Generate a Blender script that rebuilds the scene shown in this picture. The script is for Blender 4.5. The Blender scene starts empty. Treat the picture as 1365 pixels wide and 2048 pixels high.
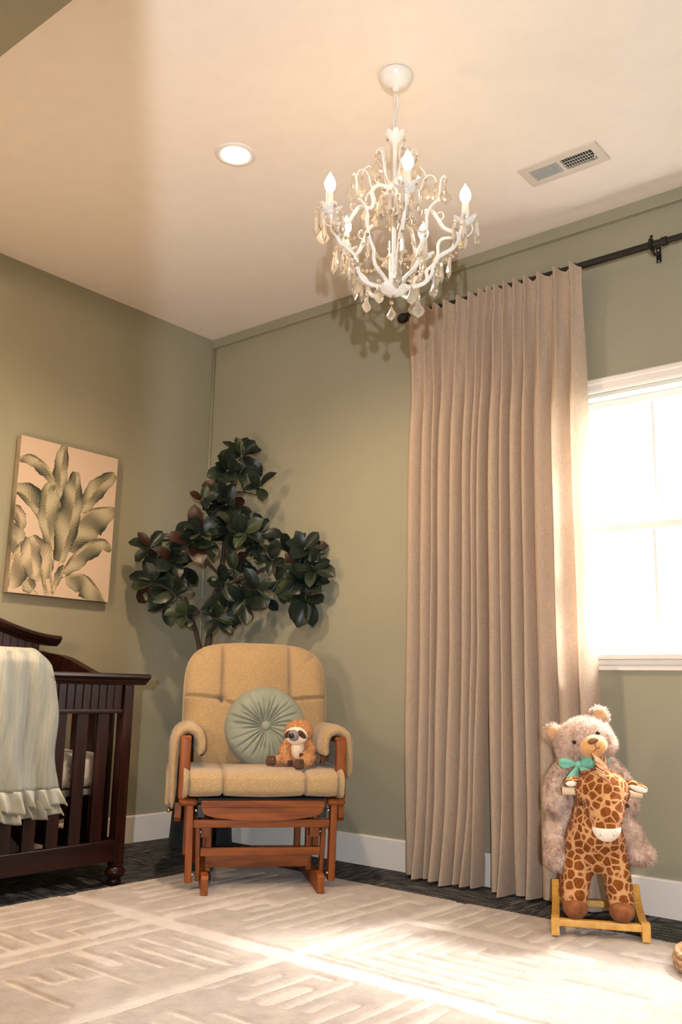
import bpy, bmesh, math, random
import numpy as np
from mathutils import Vector, Matrix, Euler, noise

random.seed(7)
rng = np.random.default_rng(7)
D = bpy.data
COL = bpy.context.scene.collection
SC = bpy.context.scene
PI = math.pi

# ------------------------------------------------------------------ camera
CAM_R = ((0.7729447718500438, 0.10580232618479686, 0.6255895199278594),
         (0.6341110987554354, -0.16213186577733701, -0.7560531545696598),
         (0.02143581360382861, 0.9810805909166919, -0.1924094073108082))
CAM_C = (3.7675413, -3.36673075, 0.76265823)
CAM_F = 1809.32
cam = D.cameras.new('camera')
cam.sensor_fit = 'VERTICAL'
cam.sensor_height = 36.0
cam.lens = CAM_F / 2048 * 36.0
cam.clip_start = 0.05
cam_ob = D.objects.new('camera', cam)
COL.objects.link(cam_ob)
M4 = Matrix(CAM_R).to_4x4()
M4.translation = Vector(CAM_C)
cam_ob.matrix_world = M4
SC.camera = cam_ob

# ------------------------------------------------------------------ exposure, world, lights
SC.view_settings.view_transform = 'Standard'
SC.view_settings.look = 'None'
SC.view_settings.gamma = 1.0
SC.view_settings.use_curve_mapping = False
SC.view_settings.exposure = 1.5
try:
    SC.cycles.use_denoising = True
    SC.cycles.sample_clamp_indirect = 6.0
    SC.cycles.caustics_reflective = False
    SC.cycles.caustics_refractive = False
    SC.cycles.max_bounces = 9
    SC.cycles.diffuse_bounces = 5
    SC.cycles.transparent_max_bounces = 12
except Exception:
    pass
w = D.worlds.new('overcast_sky')
SC.world = w
w.use_nodes = True
bg = w.node_tree.nodes['Background']
bg.inputs[0].default_value = (1.0, 0.975, 0.94, 1)
bg.inputs[1].default_value = 10.0


def lamp(name, kind, loc, energy, col, target=None, **kw):
    l = D.lights.new(name, kind)
    l.energy = energy
    l.color = col
    for k, v in kw.items():
        setattr(l, k, v)
    o = D.objects.new(name, l)
    COL.objects.link(o)
    o.location = loc
    if target is not None:
        o.rotation_euler = (Vector(target) - Vector(loc)).to_track_quat('-Z', 'Y').to_euler()
    return o


# low sun outside, coming down through the window
lamp('sun', 'SUN', (3.2, 2.5, 3.5), 3.6, (1.0, 0.95, 0.88), (3.2 - 0.40, 2.5 - 0.75, 2.5), angle=math.radians(9))
# small unseen cool source behind the camera, placed to light the ceiling and corner
lamp('cool_rear_light', 'AREA', (4.39, -4.12, 0.885), 38.0, (0.92, 0.96, 1.0), (1.1, -0.6, 1.9), shape='DISK', size=0.032)
# the other recessed ceiling cans of the room, behind the camera
for lx, ly in ((5.0, -1.0), (4.7, -2.5), (3.4, -5.0)):
    lamp('ceiling_spot', 'SPOT', (lx, ly, 2.72), 95.0, (1.0, 0.73, 0.49), (lx, ly, 0), spot_size=math.radians(130), spot_blend=0.8, shadow_soft_size=0.07)
# unseen spot added under the dropped header to brighten the left wall
lamp('ceiling_spot', 'SPOT', (1.45, -2.95, 2.55), 42.0, (1.0, 0.71, 0.46), (0.0, -1.5, 1.6), spot_size=math.radians(100), spot_blend=1.0, shadow_soft_size=0.07)
# unseen warm fill added on the left to lift the wall and ceiling
lamp('warm_fill_light', 'POINT', (0.95, -2.1, 1.15), 13.0, (1.0, 0.70, 0.44), shadow_soft_size=0.14)
# recessed can in view
lamp('ceiling_spot', 'SPOT', (1.455, -1.25, 2.70), 42.0, (1.0, 0.72, 0.46), (1.455, -1.25, 0), spot_size=math.radians(150), spot_blend=0.7, shadow_soft_size=0.055)


# ------------------------------------------------------------------ materials
def mat(name, col, rough=0.6, metal=0.0, **kw):
    m = D.materials.new(name)
    m.use_nodes = True
    b = m.node_tree.nodes['Principled BSDF']
    b.inputs['Base Color'].default_value = (*col, 1)
    b.inputs['Roughness'].default_value = rough
    b.inputs['Metallic'].default_value = metal
    if 'spec' in kw:
        b.inputs['Specular IOR Level'].default_value = kw['spec']
    if 'sheen' in kw:
        b.inputs['Sheen Weight'].default_value = kw['sheen']
    if 'coat' in kw:
        b.inputs['Coat Weight'].default_value = kw['coat']
        b.inputs['Coat Roughness'].default_value = 0.2
    return m


def nt(m):
    return m.node_tree.nodes, m.node_tree.links, m.node_tree.nodes['Principled BSDF']


def tex_coord(m, scale=(1, 1, 1), kind='Object', rot=(0, 0, 0)):
    n, l, b = nt(m)
    tc = n.new('ShaderNodeTexCoord')
    mp = n.new('ShaderNodeMapping')
    mp.inputs['Scale'].default_value = scale
    mp.inputs['Rotation'].default_value = rot
    l.new(tc.outputs[kind], mp.inputs['Vector'])
    return mp.outputs['Vector']


def noise_tex(m, vec, scale, detail=3, rough=0.55):
    n, l, b = nt(m)
    t = n.new('ShaderNodeTexNoise')
    t.inputs['Scale'].default_value = scale
    t.inputs['Detail'].default_value = detail
    t.inputs['Roughness'].default_value = rough
    l.new(vec, t.inputs['Vector'])
    return t.outputs['Fac']


def ramp(m, fac, stops):
    n, l, b = nt(m)
    r = n.new('ShaderNodeValToRGB')
    e = r.color_ramp.elements
    while len(e) < len(stops):
        e.new(0.5)
    for i, (p, c) in enumerate(stops):
        e[i].position = p
        e[i].color = (*c, 1)
    l.new(fac, r.inputs['Fac'])
    return r.outputs['Color']


def bump(m, height, strength=0.2, dist=0.002):
    n, l, b = nt(m)
    bp = n.new('ShaderNodeBump')
    bp.inputs['Strength'].default_value = strength
    bp.inputs['Distance'].default_value = dist
    l.new(height, bp.inputs['Height'])
    l.new(bp.outputs['Normal'], b.inputs['Normal'])


def base(m, colsock):
    n, l, b = nt(m)
    l.new(colsock, b.inputs['Base Color'])


def mixc(m, fac, a, bcol, mode='MIX'):
    n, l, b = nt(m)
    x = n.new('ShaderNodeMix')
    x.data_type = 'RGBA'
    x.blend_type = mode
    for sock, v in ((x.inputs[0], fac), (x.inputs[6], a), (x.inputs[7], bcol)):
        if isinstance(v, (int, float)):
            sock.default_value = v
        elif isinstance(v, tuple):
            sock.default_value = (*v, 1)
        else:
            l.new(v, sock)
    return x.outputs[2]


def noisy(name, c1, c2, scale=8, rough=0.6, stretch=(1, 1, 1), bs=0.0, bdist=0.002, detail=3, lo=0.35, hi=0.65, **kw):
    m = mat(name, c1, rough, **kw)
    v = tex_coord(m, stretch)
    f = noise_tex(m, v, scale, detail)
    base(m, ramp(m, f, [(lo, c1), (hi, c2)]))
    if bs:
        bump(m, f, bs, bdist)
    return m


def wall_mat():
    m = mat('sage_wall_paint', (0.27, 0.27, 0.185), 0.62)
    v = tex_coord(m)
    f = noise_tex(m, v, 22, 5, 0.6)
    base(m, ramp(m, noise_tex(m, v, 2.2, 2), [(0.3, (0.268, 0.254, 0.184)), (0.7, (0.288, 0.274, 0.199))]))
    bump(m, f, 0.35, 0.004)
    return m


WALL = wall_mat()
CEIL = noisy('cream_ceiling_paint', (0.79, 0.715, 0.65), (0.81, 0.735, 0.67), 14, 0.8, bs=0.12, bdist=0.003)
TRIMW = mat('white_trim_paint', (0.72, 0.68, 0.65), 0.42)
WINW = mat('white_vinyl', (0.80, 0.79, 0.77), 0.4)


def carpet_mat():
    m = mat('charcoal_streaked_carpet', (0.02, 0.02, 0.022), 0.95, spec=0.1)
    n, l, b = nt(m)
    v1 = tex_coord(m, (9, 90, 1))
    v2 = tex_coord(m, (90, 9, 1))
    f1 = noise_tex(m, v1, 1.0, 4)
    f2 = noise_tex(m, v2, 1.0, 4)
    ck = n.new('ShaderNodeTexChecker')
    l.new(tex_coord(m, (1, 1, 0)), ck.inputs['Vector'])
    ck.inputs['Scale'].default_value = 2.0
    mx = n.new('ShaderNodeMix')
    l.new(ck.outputs['Fac'], mx.inputs[0])
    l.new(f1, mx.inputs[2])
    l.new(f2, mx.inputs[3])
    sp = noise_tex(m, tex_coord(m), 190, 2)
    m2 = n.new('ShaderNodeMix')
    m2.inputs[0].default_value = 0.42
    l.new(mx.outputs[0], m2.inputs[2])
    l.new(sp, m2.inputs[3])
    mx = m2
    c = ramp(m, mx.outputs[0], [(0.40, (0.016, 0.017, 0.021)), (0.51, (0.048, 0.050, 0.054)), (0.62, (0.21, 0.208, 0.206))])
    base(m, c)
    bump(m, noise_tex(m, tex_coord(m), 260, 2), 0.6, 0.004)
    return m


def wood_mat(name, c1, c2, c3, stretch, rough=0.35, scale=1.0, coat=0.25):
    m = mat(name, c1, rough, coat=coat, spec=0.22)
    v = tex_coord(m, stretch)
    f = noise_tex(m, v, scale, 5, 0.6)
    base(m, ramp(m, f, [(0.3, c1), (0.5, c2), (0.72, c3)]))
    bump(m, f, 0.06, 0.001)
    return m


HONEY = ((0.125, 0.029, 0.0035), (0.20, 0.050, 0.006), (0.28, 0.078, 0.010))
WOOD_V = wood_mat('cherry_wood_vertical', *HONEY, (40, 40, 5), 0.45, 1.0, 0.03)
WOOD_H = wood_mat('cherry_wood_horizontal', *HONEY, (5, 40, 40), 0.45, 1.0, 0.03)
WOOD_Y = wood_mat('cherry_wood_lengthwise', *HONEY, (40, 5, 40), 0.45, 1.0, 0.03)
DK = ((0.008, 0.0024, 0.0018), (0.017, 0.0042, 0.0028), (0.042, 0.0095, 0.0048))
CRIB_V = wood_mat('dark_cherry_vertical', *DK, (30, 30, 4), 0.38, 1.0, 0.1)
CRIB_H = wood_mat('dark_cherry_horizontal', *DK, (30, 4, 30), 0.38, 1.0, 0.1)


def woven_mat(name, c1, c2, s=420):
    m = mat(name, c1, 0.9, sheen=0.3, spec=0.2)
    v = tex_coord(m, (1, 1, 1))
    fx = noise_tex(m, tex_coord(m, (s * 1.0, s * 1.0, s * 0.25)), 1.0, 2)
    fz = noise_tex(m, tex_coord(m, (s * 0.25, s * 0.25, s * 1.1)), 1.0, 2)
    n, l, b = nt(m)
    mx = n.new('ShaderNodeMath')
    mx.operation = 'ADD'
    l.new(fx, mx.inputs[0])
    l.new(fz, mx.inputs[1])
    hf = n.new('ShaderNodeMath')
    hf.operation = 'MULTIPLY'
    hf.inputs[1].default_value = 0.5
    l.new(mx.outputs[0], hf.inputs[0])
    base(m, ramp(m, hf.outputs[0], [(0.36, c1), (0.62, c2)]))
    bump(m, hf.outputs[0], 0.5, 0.003)
    return m


UPH = woven_mat('tan_woven_upholstery', (0.25, 0.155, 0.066), (0.45, 0.315, 0.165), 620)
BLACKM = mat('black_metal', (0.012, 0.010, 0.009), 0.45, 0.3)
BRASS = mat('brass', (0.55, 0.40, 0.18), 0.3, 1.0)
STEEL = mat('steel', (0.5, 0.5, 0.5), 0.35, 1.0)
BLACKP = noisy('black_planter', (0.010, 0.012, 0.014), (0.018, 0.020, 0.022), 30, 0.7, bs=0.2)
SAGEV = noisy('sage_velvet', (0.185, 0.20, 0.15), (0.24, 0.255, 0.195), 6, 0.8, sheen=0.15)


def linen_mat():
    m = D.materials.new('beige_linen')
    m.use_nodes = True
    n, l, b = nt(m)
    b.inputs['Roughness'].default_value = 0.9
    b.inputs['Specular IOR Level'].default_value = 0.15
    fx = noise_tex(m, tex_coord(m, (700, 400, 26)), 1.0, 3)
    fz = noise_tex(m, tex_coord(m, (60, 60, 700)), 1.0, 3)
    ad = n.new('ShaderNodeMath')
    ad.operation = 'ADD'
    l.new(fx, ad.inputs[0])
    l.new(fz, ad.inputs[1])
    hf = n.new('ShaderNodeMath')
    hf.operation = 'MULTIPLY'
    hf.inputs[1].default_value = 0.5
    l.new(ad.outputs[0], hf.inputs[0])
    c = ramp(m, hf.outputs[0], [(0.30, (0.43, 0.325, 0.235)), (0.52, (0.60, 0.475, 0.37)), (0.72, (0.69, 0.56, 0.45))])
    base(m, c)
    bump(m, hf.outputs[0], 0.4, 0.002)
    tr = n.new('ShaderNodeBsdfTranslucent')
    l.new(c, tr.inputs['Color'])
    mx = n.new('ShaderNodeMixShader')
    mx.inputs[0].default_value = 0.42
    out = n['Material Output']
    l.new(b.outputs[0], mx.inputs[1])
    l.new(tr.outputs[0], mx.inputs[2])
    l.new(mx.outputs[0], out.inputs['Surface'])
    return m


LINEN = linen_mat()


def glass_pane_mat():
    m = D.materials.new('window_glass')
    m.use_nodes = True
    n, l = m.node_tree.nodes, m.node_tree.links
    n.remove(n['Principled BSDF'])
    tr = n.new('ShaderNodeBsdfTransparent')
    gl = n.new('ShaderNodeBsdfGlossy')
    gl.inputs['Roughness'].default_value = 0.02
    mx = n.new('ShaderNodeMixShader')
    mx.inputs[0].default_value = 0.05
    l.new(tr.outputs[0], mx.inputs[1])
    l.new(gl.outputs[0], mx.inputs[2])
    l.new(mx.outputs[0], n['Material Output'].inputs['Surface'])
    return m


def crystal_mat():
    m = D.materials.new('clear_cut_crystal')
    m.use_nodes = True
    n, l, b = nt(m)
    b.inputs['Base Color'].default_value = (0.98, 0.91, 0.80, 1)
    b.inputs['Roughness'].default_value = 0.06
    b.inputs['Transmission Weight'].default_value = 0.85
    b.inputs['IOR'].default_value = 1.5
    tr = n.new('ShaderNodeBsdfTranslucent')
    tr.inputs['Color'].default_value = (1.0, 0.93, 0.84, 1)
    mx = n.new('ShaderNodeMixShader')
    mx.inputs[0].default_value = 0.16
    l.new(b.outputs[0], mx.inputs[1])
    l.new(tr.outputs[0], mx.inputs[2])
    l.new(mx.outputs[0], n['Material Output'].inputs['Surface'])
    return m


CRYSTAL = crystal_mat()


def emit_mat(name, col, strength):
    m = D.materials.new(name)
    m.use_nodes = True
    n, l, b = nt(m)
    b.inputs['Base Color'].default_value = (*col, 1)
    b.inputs['Emission Color'].default_value = (*col, 1)
    b.inputs['Emission Strength'].default_value = strength
    return m


BULB = emit_mat('lit_bulb', (1.0, 0.68, 0.42), 17.0)
LENS = emit_mat('lit_can_lens', (1.0, 0.85, 0.66), 6.0)
WHITEM = noisy('white_enamel', (0.74, 0.71, 0.69), (0.80, 0.77, 0.74), 60, 0.35)


# ------------------------------------------------------------------ mesh helpers
def finish(name, bm, m, parent=None, smooth=False, loc=None, normals=True):
    if normals:
        bmesh.ops.recalc_face_normals(bm, faces=bm.faces[:])
    me = D.meshes.new(name)
    bm.to_mesh(me)
    bm.free()
    if isinstance(m, (list, tuple)):
        for x in m:
            me.materials.append(x)
    elif m is not None:
        me.materials.append(m)
    if smooth:
        me.polygons.foreach_set('use_smooth', [True] * len(me.polygons))
        if smooth is not True:
            try:
                me.set_sharp_from_angle(angle=math.radians(smooth))
            except Exception:
                pass
    o = link(name, me, parent, loc)
    if smooth and smooth is not True:
        o.modifiers.new('weighted_normal', 'WEIGHTED_NORMAL').keep_sharp = True
    return o


def link(name, me, parent=None, loc=None):
    o = D.objects.new(name, me)
    COL.objects.link(o)
    if parent is not None:
        o.parent = parent
    if loc is not None:
        o.location = loc
    return o


def again(o, parent=None, loc=None, rot=None):
    c = o.copy()
    COL.objects.link(c)
    c.parent = parent if parent is not None else o.parent
    if loc is not None:
        c.location = loc
    if rot is not None:
        c.rotation_euler = rot
    return c


def tag(o, label, cat, group=None):
    o['label'] = label
    o['category'] = cat
    if group:
        o['group'] = group
    return o


def struct(o):
    o['kind'] = 'structure'
    return o


def thing(name, label, cat, loc=(0, 0, 0), rz=0.0, group=None):
    o = D.objects.new(name, None)
    o.empty_display_size = 0.1
    COL.objects.link(o)
    o.location = loc
    o.rotation_euler = (0, 0, rz)
    return tag(o, label, cat, group)


def box(bm, c, s, bev=0.0, rot=None, seg=2):
    r = bmesh.ops.create_cube(bm, size=1.0)
    vs = r['verts']
    for v in vs:
        v.co = Vector((v.co.x * s[0], v.co.y * s[1], v.co.z * s[2]))
    if bev > 0:
        es = list({e for v in vs for e in v.link_edges})
        rb = bmesh.ops.bevel(bm, geom=es, offset=bev, segments=seg, affect='EDGES', profile=0.5)
        vs = list({v for f in rb['faces'] for v in f.verts} | {v for v in vs if v.is_valid})
    for v in vs:
        co = v.co
        if rot is not None:
            co = rot @ co
        v.co = co + Vector(c)
    return vs


def bx(name, c, s, m, parent=None, bev=0.0, rot=None, smooth=False):
    bm = bmesh.new()
    box(bm, c, s, bev, rot)
    return finish(name, bm, m, parent, smooth=40 if bev > 0 else False)


def ring_frames(pts):
    pts = [Vector(p) for p in pts]
    tans = []
    for i in range(len(pts)):
        a = pts[max(i - 1, 0)]
        b = pts[min(i + 1, len(pts) - 1)]
        t = (b - a)
        t = t.normalized() if t.length > 1e-9 else Vector((0, 0, 1))
        tans.append(t)
    up = Vector((0, 0, 1)) if abs(tans[0].z) < 0.9 else Vector((1, 0, 0))
    n = (up - tans[0] * up.dot(tans[0])).normalized()
    fr = []
    for i, t in enumerate(tans):
        if i > 0:
            n = (n - t * n.dot(t))
            n = n.normalized() if n.length > 1e-6 else Vector((1, 0, 0))
        fr.append((pts[i], t, n, t.cross(n)))
    return fr


def tube(bm, pts, rad, seg=8, cap=True, squash=None):
    fr = ring_frames(pts)
    k = len(fr)
    if not isinstance(rad, (list, tuple)):
        rad = [rad] * k
    rings = []
    for (p, t, n, b), r in zip(fr, rad):
        ring = []
        for j in range(seg):
            a = 2 * PI * j / seg
            ring.append(bm.verts.new(p + n * (math.cos(a) * r) + b * (math.sin(a) * r * (squash or 1))))
        rings.append(ring)
    for i in range(k - 1):
        for j in range(seg):
            bm.faces.new((rings[i][j], rings[i][(j + 1) % seg], rings[i + 1][(j + 1) % seg], rings[i + 1][j]))
    if cap:
        bm.faces.new(rings[0][::-1])
        bm.faces.new(rings[-1])
    return rings


def lathe(bm, prof, seg=20, c=(0, 0, 0), axis='Z'):
    c = Vector(c)
    rings = []

    def put(r, z, a):
        if axis == 'Z':
            return c + Vector((r * math.cos(a), r * math.sin(a), z))
        if axis == 'X':
            return c + Vector((z, r * math.cos(a), r * math.sin(a)))
        return c + Vector((r * math.cos(a), z, r * math.sin(a)))
    for r, z in prof:
        if r < 1e-6:
            rings.append([bm.verts.new(put(0, z, 0))])
        else:
            rings.append([bm.verts.new(put(r, z, 2 * PI * j / seg)) for j in range(seg)])
    for i in range(len(rings) - 1):
        a, b = rings[i], rings[i + 1]
        for j in range(seg):
            k = (j + 1) % seg
            if len(a) == 1 and len(b) == 1:
                continue
            if len(a) == 1:
                bm.faces.new((a[0], b[k], b[j]))
            elif len(b) == 1:
                bm.faces.new((a[j], a[k], b[0]))
            else:
                bm.faces.new((a[j], a[k], b[k], b[j]))
    if len(rings[0]) > 1:
        bm.faces.new(rings[0][::-1])
    if len(rings[-1]) > 1:
        bm.faces.new(rings[-1])


def prism(bm, poly, axis, a, b):
    """polygon (2D) extruded along axis from a to b; the 2D pair is the other two axes in xyz order"""
    def put(p, t):
        if axis == 'X':
            return (t, p[0], p[1])
        if axis == 'Y':
            return (p[0], t, p[1])
        return (p[0], p[1], t)
    va = [bm.verts.new(put(p, a)) for p in poly]
    vb = [bm.verts.new(put(p, b)) for p in poly]
    n = len(poly)
    for i in range(n):
        j = (i + 1) % n
        bm.faces.new((va[i], va[j], vb[j], vb[i]))
    bm.faces.new(va[::-1])
    bm.faces.new(vb)


def ellipsoid(bm, c, r, rot=None, u=14, v=10):
    rr = bmesh.ops.create_uvsphere(bm, u_segments=u, v_segments=v, radius=1.0)
    for x in rr['verts']:
        co = Vector((x.co.x * r[0], x.co.y * r[1], x.co.z * r[2]))
        if rot is not None:
            co = rot @ co
        x.co = co + Vector(c)
    return rr['verts']


def grid(bm, nu, nv, fn, closed_u=False):
    vs = [[bm.verts.new(fn(i / (nu if closed_u else nu - 1), j / (nv - 1))) for j in range(nv)] for i in range(nu)]
    for i in range(nu if closed_u else nu - 1):
        for j in range(nv - 1):
            k = (i + 1) % nu
            bm.faces.new((vs[i][j], vs[k][j], vs[k][j + 1], vs[i][j + 1]))
    return vs


def catmull(pts, n=8):
    pts = [Vector(p) for p in pts]
    out = []
    for i in range(len(pts) - 1):
        p0 = pts[max(i - 1, 0)]
        p1, p2 = pts[i], pts[i + 1]
        p3 = pts[min(i + 2, len(pts) - 1)]
        for k in range(n):
            t = k / n
            out.append(0.5 * ((2 * p1) + (p2 - p0) * t + (2 * p0 - 5 * p1 + 4 * p2 - p3) * t * t + (3 * p1 - p0 - 3 * p2 + p3) * t ** 3))
    out.append(pts[-1])
    return out


def blob(name, bm, m, parent, voxel=0.008, smooth=6, decimate=None):
    """fuse overlapping shapes into one continuous skin"""
    me = D.meshes.new('tmp')
    bm.to_mesh(me)
    bm.free()
    o = D.objects.new('tmp', me)
    COL.objects.link(o)
    r = o.modifiers.new('r', 'REMESH')
    r.mode = 'VOXEL'
    r.voxel_size = voxel
    s = o.modifiers.new('s', 'SMOOTH')
    s.iterations = smooth
    s.factor = 0.5
    dg = bpy.context.evaluated_depsgraph_get()
    dg.update()
    me2 = D.meshes.new_from_object(o.evaluated_get(dg))
    D.objects.remove(o)
    D.meshes.remove(me)
    me2.name = name
    me2.materials.clear()
    for x in (m if isinstance(m, (list, tuple)) else [m]):
        me2.materials.append(x)
    me2.polygons.foreach_set('use_smooth', [True] * len(me2.polygons))
    return link(name, me2, parent)


def limb(bm, pts, rads, seg=12):
    c = catmull(pts, 5)
    rr = []
    n = len(pts) - 1
    for i in range(len(c)):
        t = i / 5
        k = min(int(t), n - 1)
        f = t - k
        rr.append(rads[k] * (1 - f) + rads[k + 1] * f)
    tube(bm, c, rr, seg)
    ellipsoid(bm, pts[0], (rads[0],) * 3, None, 12, 8)
    ellipsoid(bm, pts[-1], (rads[-1],) * 3, None, 12, 8)


def fur(name, src, m, parent, count, length, width=0.0012, tilt=0.5, down=0.4, keep=None):
    me = src.data
    nv = len(me.vertices)
    co = np.empty(nv * 3)
    me.vertices.foreach_get('co', co)
    co = co.reshape(-1, 3)
    me.calc_loop_triangles()
    nt_ = len(me.loop_triangles)
    tri = np.empty(nt_ * 3, dtype=np.int64)
    me.loop_triangles.foreach_get('vertices', tri)
    tri = tri.reshape(-1, 3)
    a, b, c = co[tri[:, 0]], co[tri[:, 1]], co[tri[:, 2]]
    cr = np.cross(b - a, c - a)
    ar = np.linalg.norm(cr, axis=1)
    nn = cr / np.maximum(ar[:, None], 1e-12)
    idx = rng.choice(nt_, size=count, p=ar / ar.sum())
    u = rng.random((count, 1))
    v = rng.random((count, 1))
    fl = (u + v) > 1
    u = np.where(fl, 1 - u, u)
    v = np.where(fl, 1 - v, v)
    P = a[idx] + (b[idx] - a[idx]) * u + (c[idx] - a[idx]) * v
    N = nn[idx]
    if keep is not None:
        k = keep(P)
        P, N = P[k], N[k]
    n = len(P)
    Dd = N + rng.normal(0, tilt, (n, 3)) * 0.6 + np.array([0, 0, -down])
    Dd /= np.linalg.norm(Dd, axis=1)[:, None]
    S = np.cross(Dd, rng.normal(0, 1, (n, 3)))
    S /= np.linalg.norm(S, axis=1)[:, None]
    L = length * rng.uniform(0.6, 1.25, (n, 1))
    B = P - N * 0.001
    V = np.empty((n, 3, 3))
    V[:, 0] = B - S * width
    V[:, 1] = B + S * width
    V[:, 2] = B + Dd * L
    mm = D.meshes.new(name)
    mm.vertices.add(n * 3)
    mm.vertices.foreach_set('co', V.reshape(-1))
    mm.loops.add(n * 3)
    mm.loops.foreach_set('vertex_index', np.arange(n * 3))
    mm.polygons.add(n)
    mm.polygons.foreach_set('loop_start', np.arange(n) * 3)
    mm.polygons.foreach_set('loop_total', np.full(n, 3))
    mm.update(calc_edges=True)
    mm.materials.append(m)
    o = link(name, mm, parent)
    o['kind'] = 'stuff'
    return o


def rod_between(bm, a, b, r, seg=8):
    tube(bm, [a, b], r, seg)


def ray_dir(px, py):
    v = Vector((px - 682.5, -(py - 1024.0), -CAM_F)).normalized()
    return Matrix(CAM_R) @ v


# ================================================================== ROOM
H = 2.74
XR, YF = 6.2, -6.2
struct(bx('floor', (XR / 2, YF / 2, -0.05), (XR, -YF, 0.1), carpet_mat()))
struct(bx('ceiling', (XR / 2, YF / 2, H + 0.05), (XR, -YF, 0.1), CEIL))
struct(bx('wall_left', (-0.06, YF / 2, H / 2), (0.12, -YF + 0.24, H + 0.1), WALL))
# back wall, with the window opening
WX0, WX1, WZ0, WZ1 = 2.205, 3.62, 0.915, 1.985
bm = bmesh.new()
T = 0.16
box(bm, (WX0 / 2, T / 2, H / 2), (WX0, T, H))
box(bm, ((WX1 + XR) / 2, T / 2, H / 2), (XR - WX1, T, H))
box(bm, ((WX0 + WX1) / 2, T / 2, WZ0 / 2), (WX1 - WX0, T, WZ0))
box(bm, ((WX0 + WX1) / 2, T / 2, (WZ1 + H) / 2), (WX1 - WX0, T, H - WZ1))
struct(finish('wall_back', bm, WALL))
struct(bx('wall_right', (XR + 0.06, YF / 2, H / 2), (0.12, -YF + 0.24, H), WALL))
# unseen partition added behind the camera, its end cutting off the cool light
bm = bmesh.new()
box(bm, (3.77 / 2, -3.66, H / 2), (3.77, 0.12, H))
box(bm, ((5.35 + XR) / 2, -3.66, H / 2), (XR - 5.35, 0.12, H))
struct(finish('light_blocking_wall', bm, WALL))
struct(bx('wall_hall', (XR / 2, YF - 0.06, H / 2), (XR, 0.12, H), WALL))
struct(bx('trim_1', (0.925, -2.90, 2.66), (1.85, 1.402, 0.159), WALL))      # dropped header, upper left
# board along the top of the back wall and the bead in the corner
bm = bmesh.new()
prism(bm, [(0, 2.688), (-0.018, 2.69), (-0.021, 2.694), (-0.021, 2.739), (0, 2.739)], 'X', 0.002, XR - 0.002)
struct(finish('trim_2', bm, WALL))
bm = bmesh.new()
tube(bm, [(0.006, -0.006, 0.13), (0.006, -0.006, 2.69)], 0.009, 10)
struct(finish('trim_3', bm, WALL, smooth=True))
bbp = [(0, 0), (-0.016, 0), (-0.016, 0.122), (-0.012, 0.127), (0, 0.128)]
bm = bmesh.new()
prism(bm, bbp, 'X', 0.016, XR - 0.002)
struct(finish('baseboard_back', bm, TRIMW))
bm = bmesh.new()
prism(bm, [(-p[0], p[1]) for p in bbp], 'Y', -3.6, -0.002)
struct(finish('baseboard_left', bm, TRIMW))

# ground outside, below the window
struct(bx('ground', (XR / 2, 12.2, -0.55), (40, 24, 0.1), noisy('lawn_ground', (0.05, 0.06, 0.03), (0.09, 0.10, 0.05), 3, 0.95)))

# ---- window
win = D.objects.new('window_1', None)
COL.objects.link(win)
win.location = ((WX0 + WX1) / 2, 0, WZ0)
struct(win)
wo = Vector(win.location)


def wpart(name, bm, m, smooth=False):
    bmesh.ops.translate(bm, verts=bm.verts[:], vec=-wo)
    return finish(name, bm, m, win, smooth=smooth)


cas = [(0.0, 0.0), (-0.012, 0.0), (-0.016, 0.008), (-0.016, 0.030), (-0.024, 0.036), (-0.024, 0.050), (-0.014, 0.058), (0.0, 0.058)]
bm = bmesh.new()
prism(bm, [(y, WZ1 - 0.018 + z) for y, z in cas], 'X', WX0 - 0.05, WX1 + 0.05)
wpart('head_casing', bm, TRIMW)
for x0, s in ((WX0 + 0.012, -1), (WX1 - 0.012, 1)):
    bm = bmesh.new()
    prism(bm, [(x0 + s * z, y) for y, z in cas], 'Z', WZ0 - 0.02, WZ1 - 0.018)
    wpart('side_casing', bm, TRIMW)
bm = bmesh.new()
prism(bm, [(0.0, 0.855), (-0.014, 0.857), (-0.014, 0.872), (-0.020, 0.878), (-0.020, 0.894), (-0.034, 0.898), (-0.034, 0.914), (0.0, 0.917), (0.06, 0.917), (0.06, 0.905), (0, 0.9)], 'X', WX0 - 0.06, WX1 + 0.06)
wpart('sill', bm, TRIMW)
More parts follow.
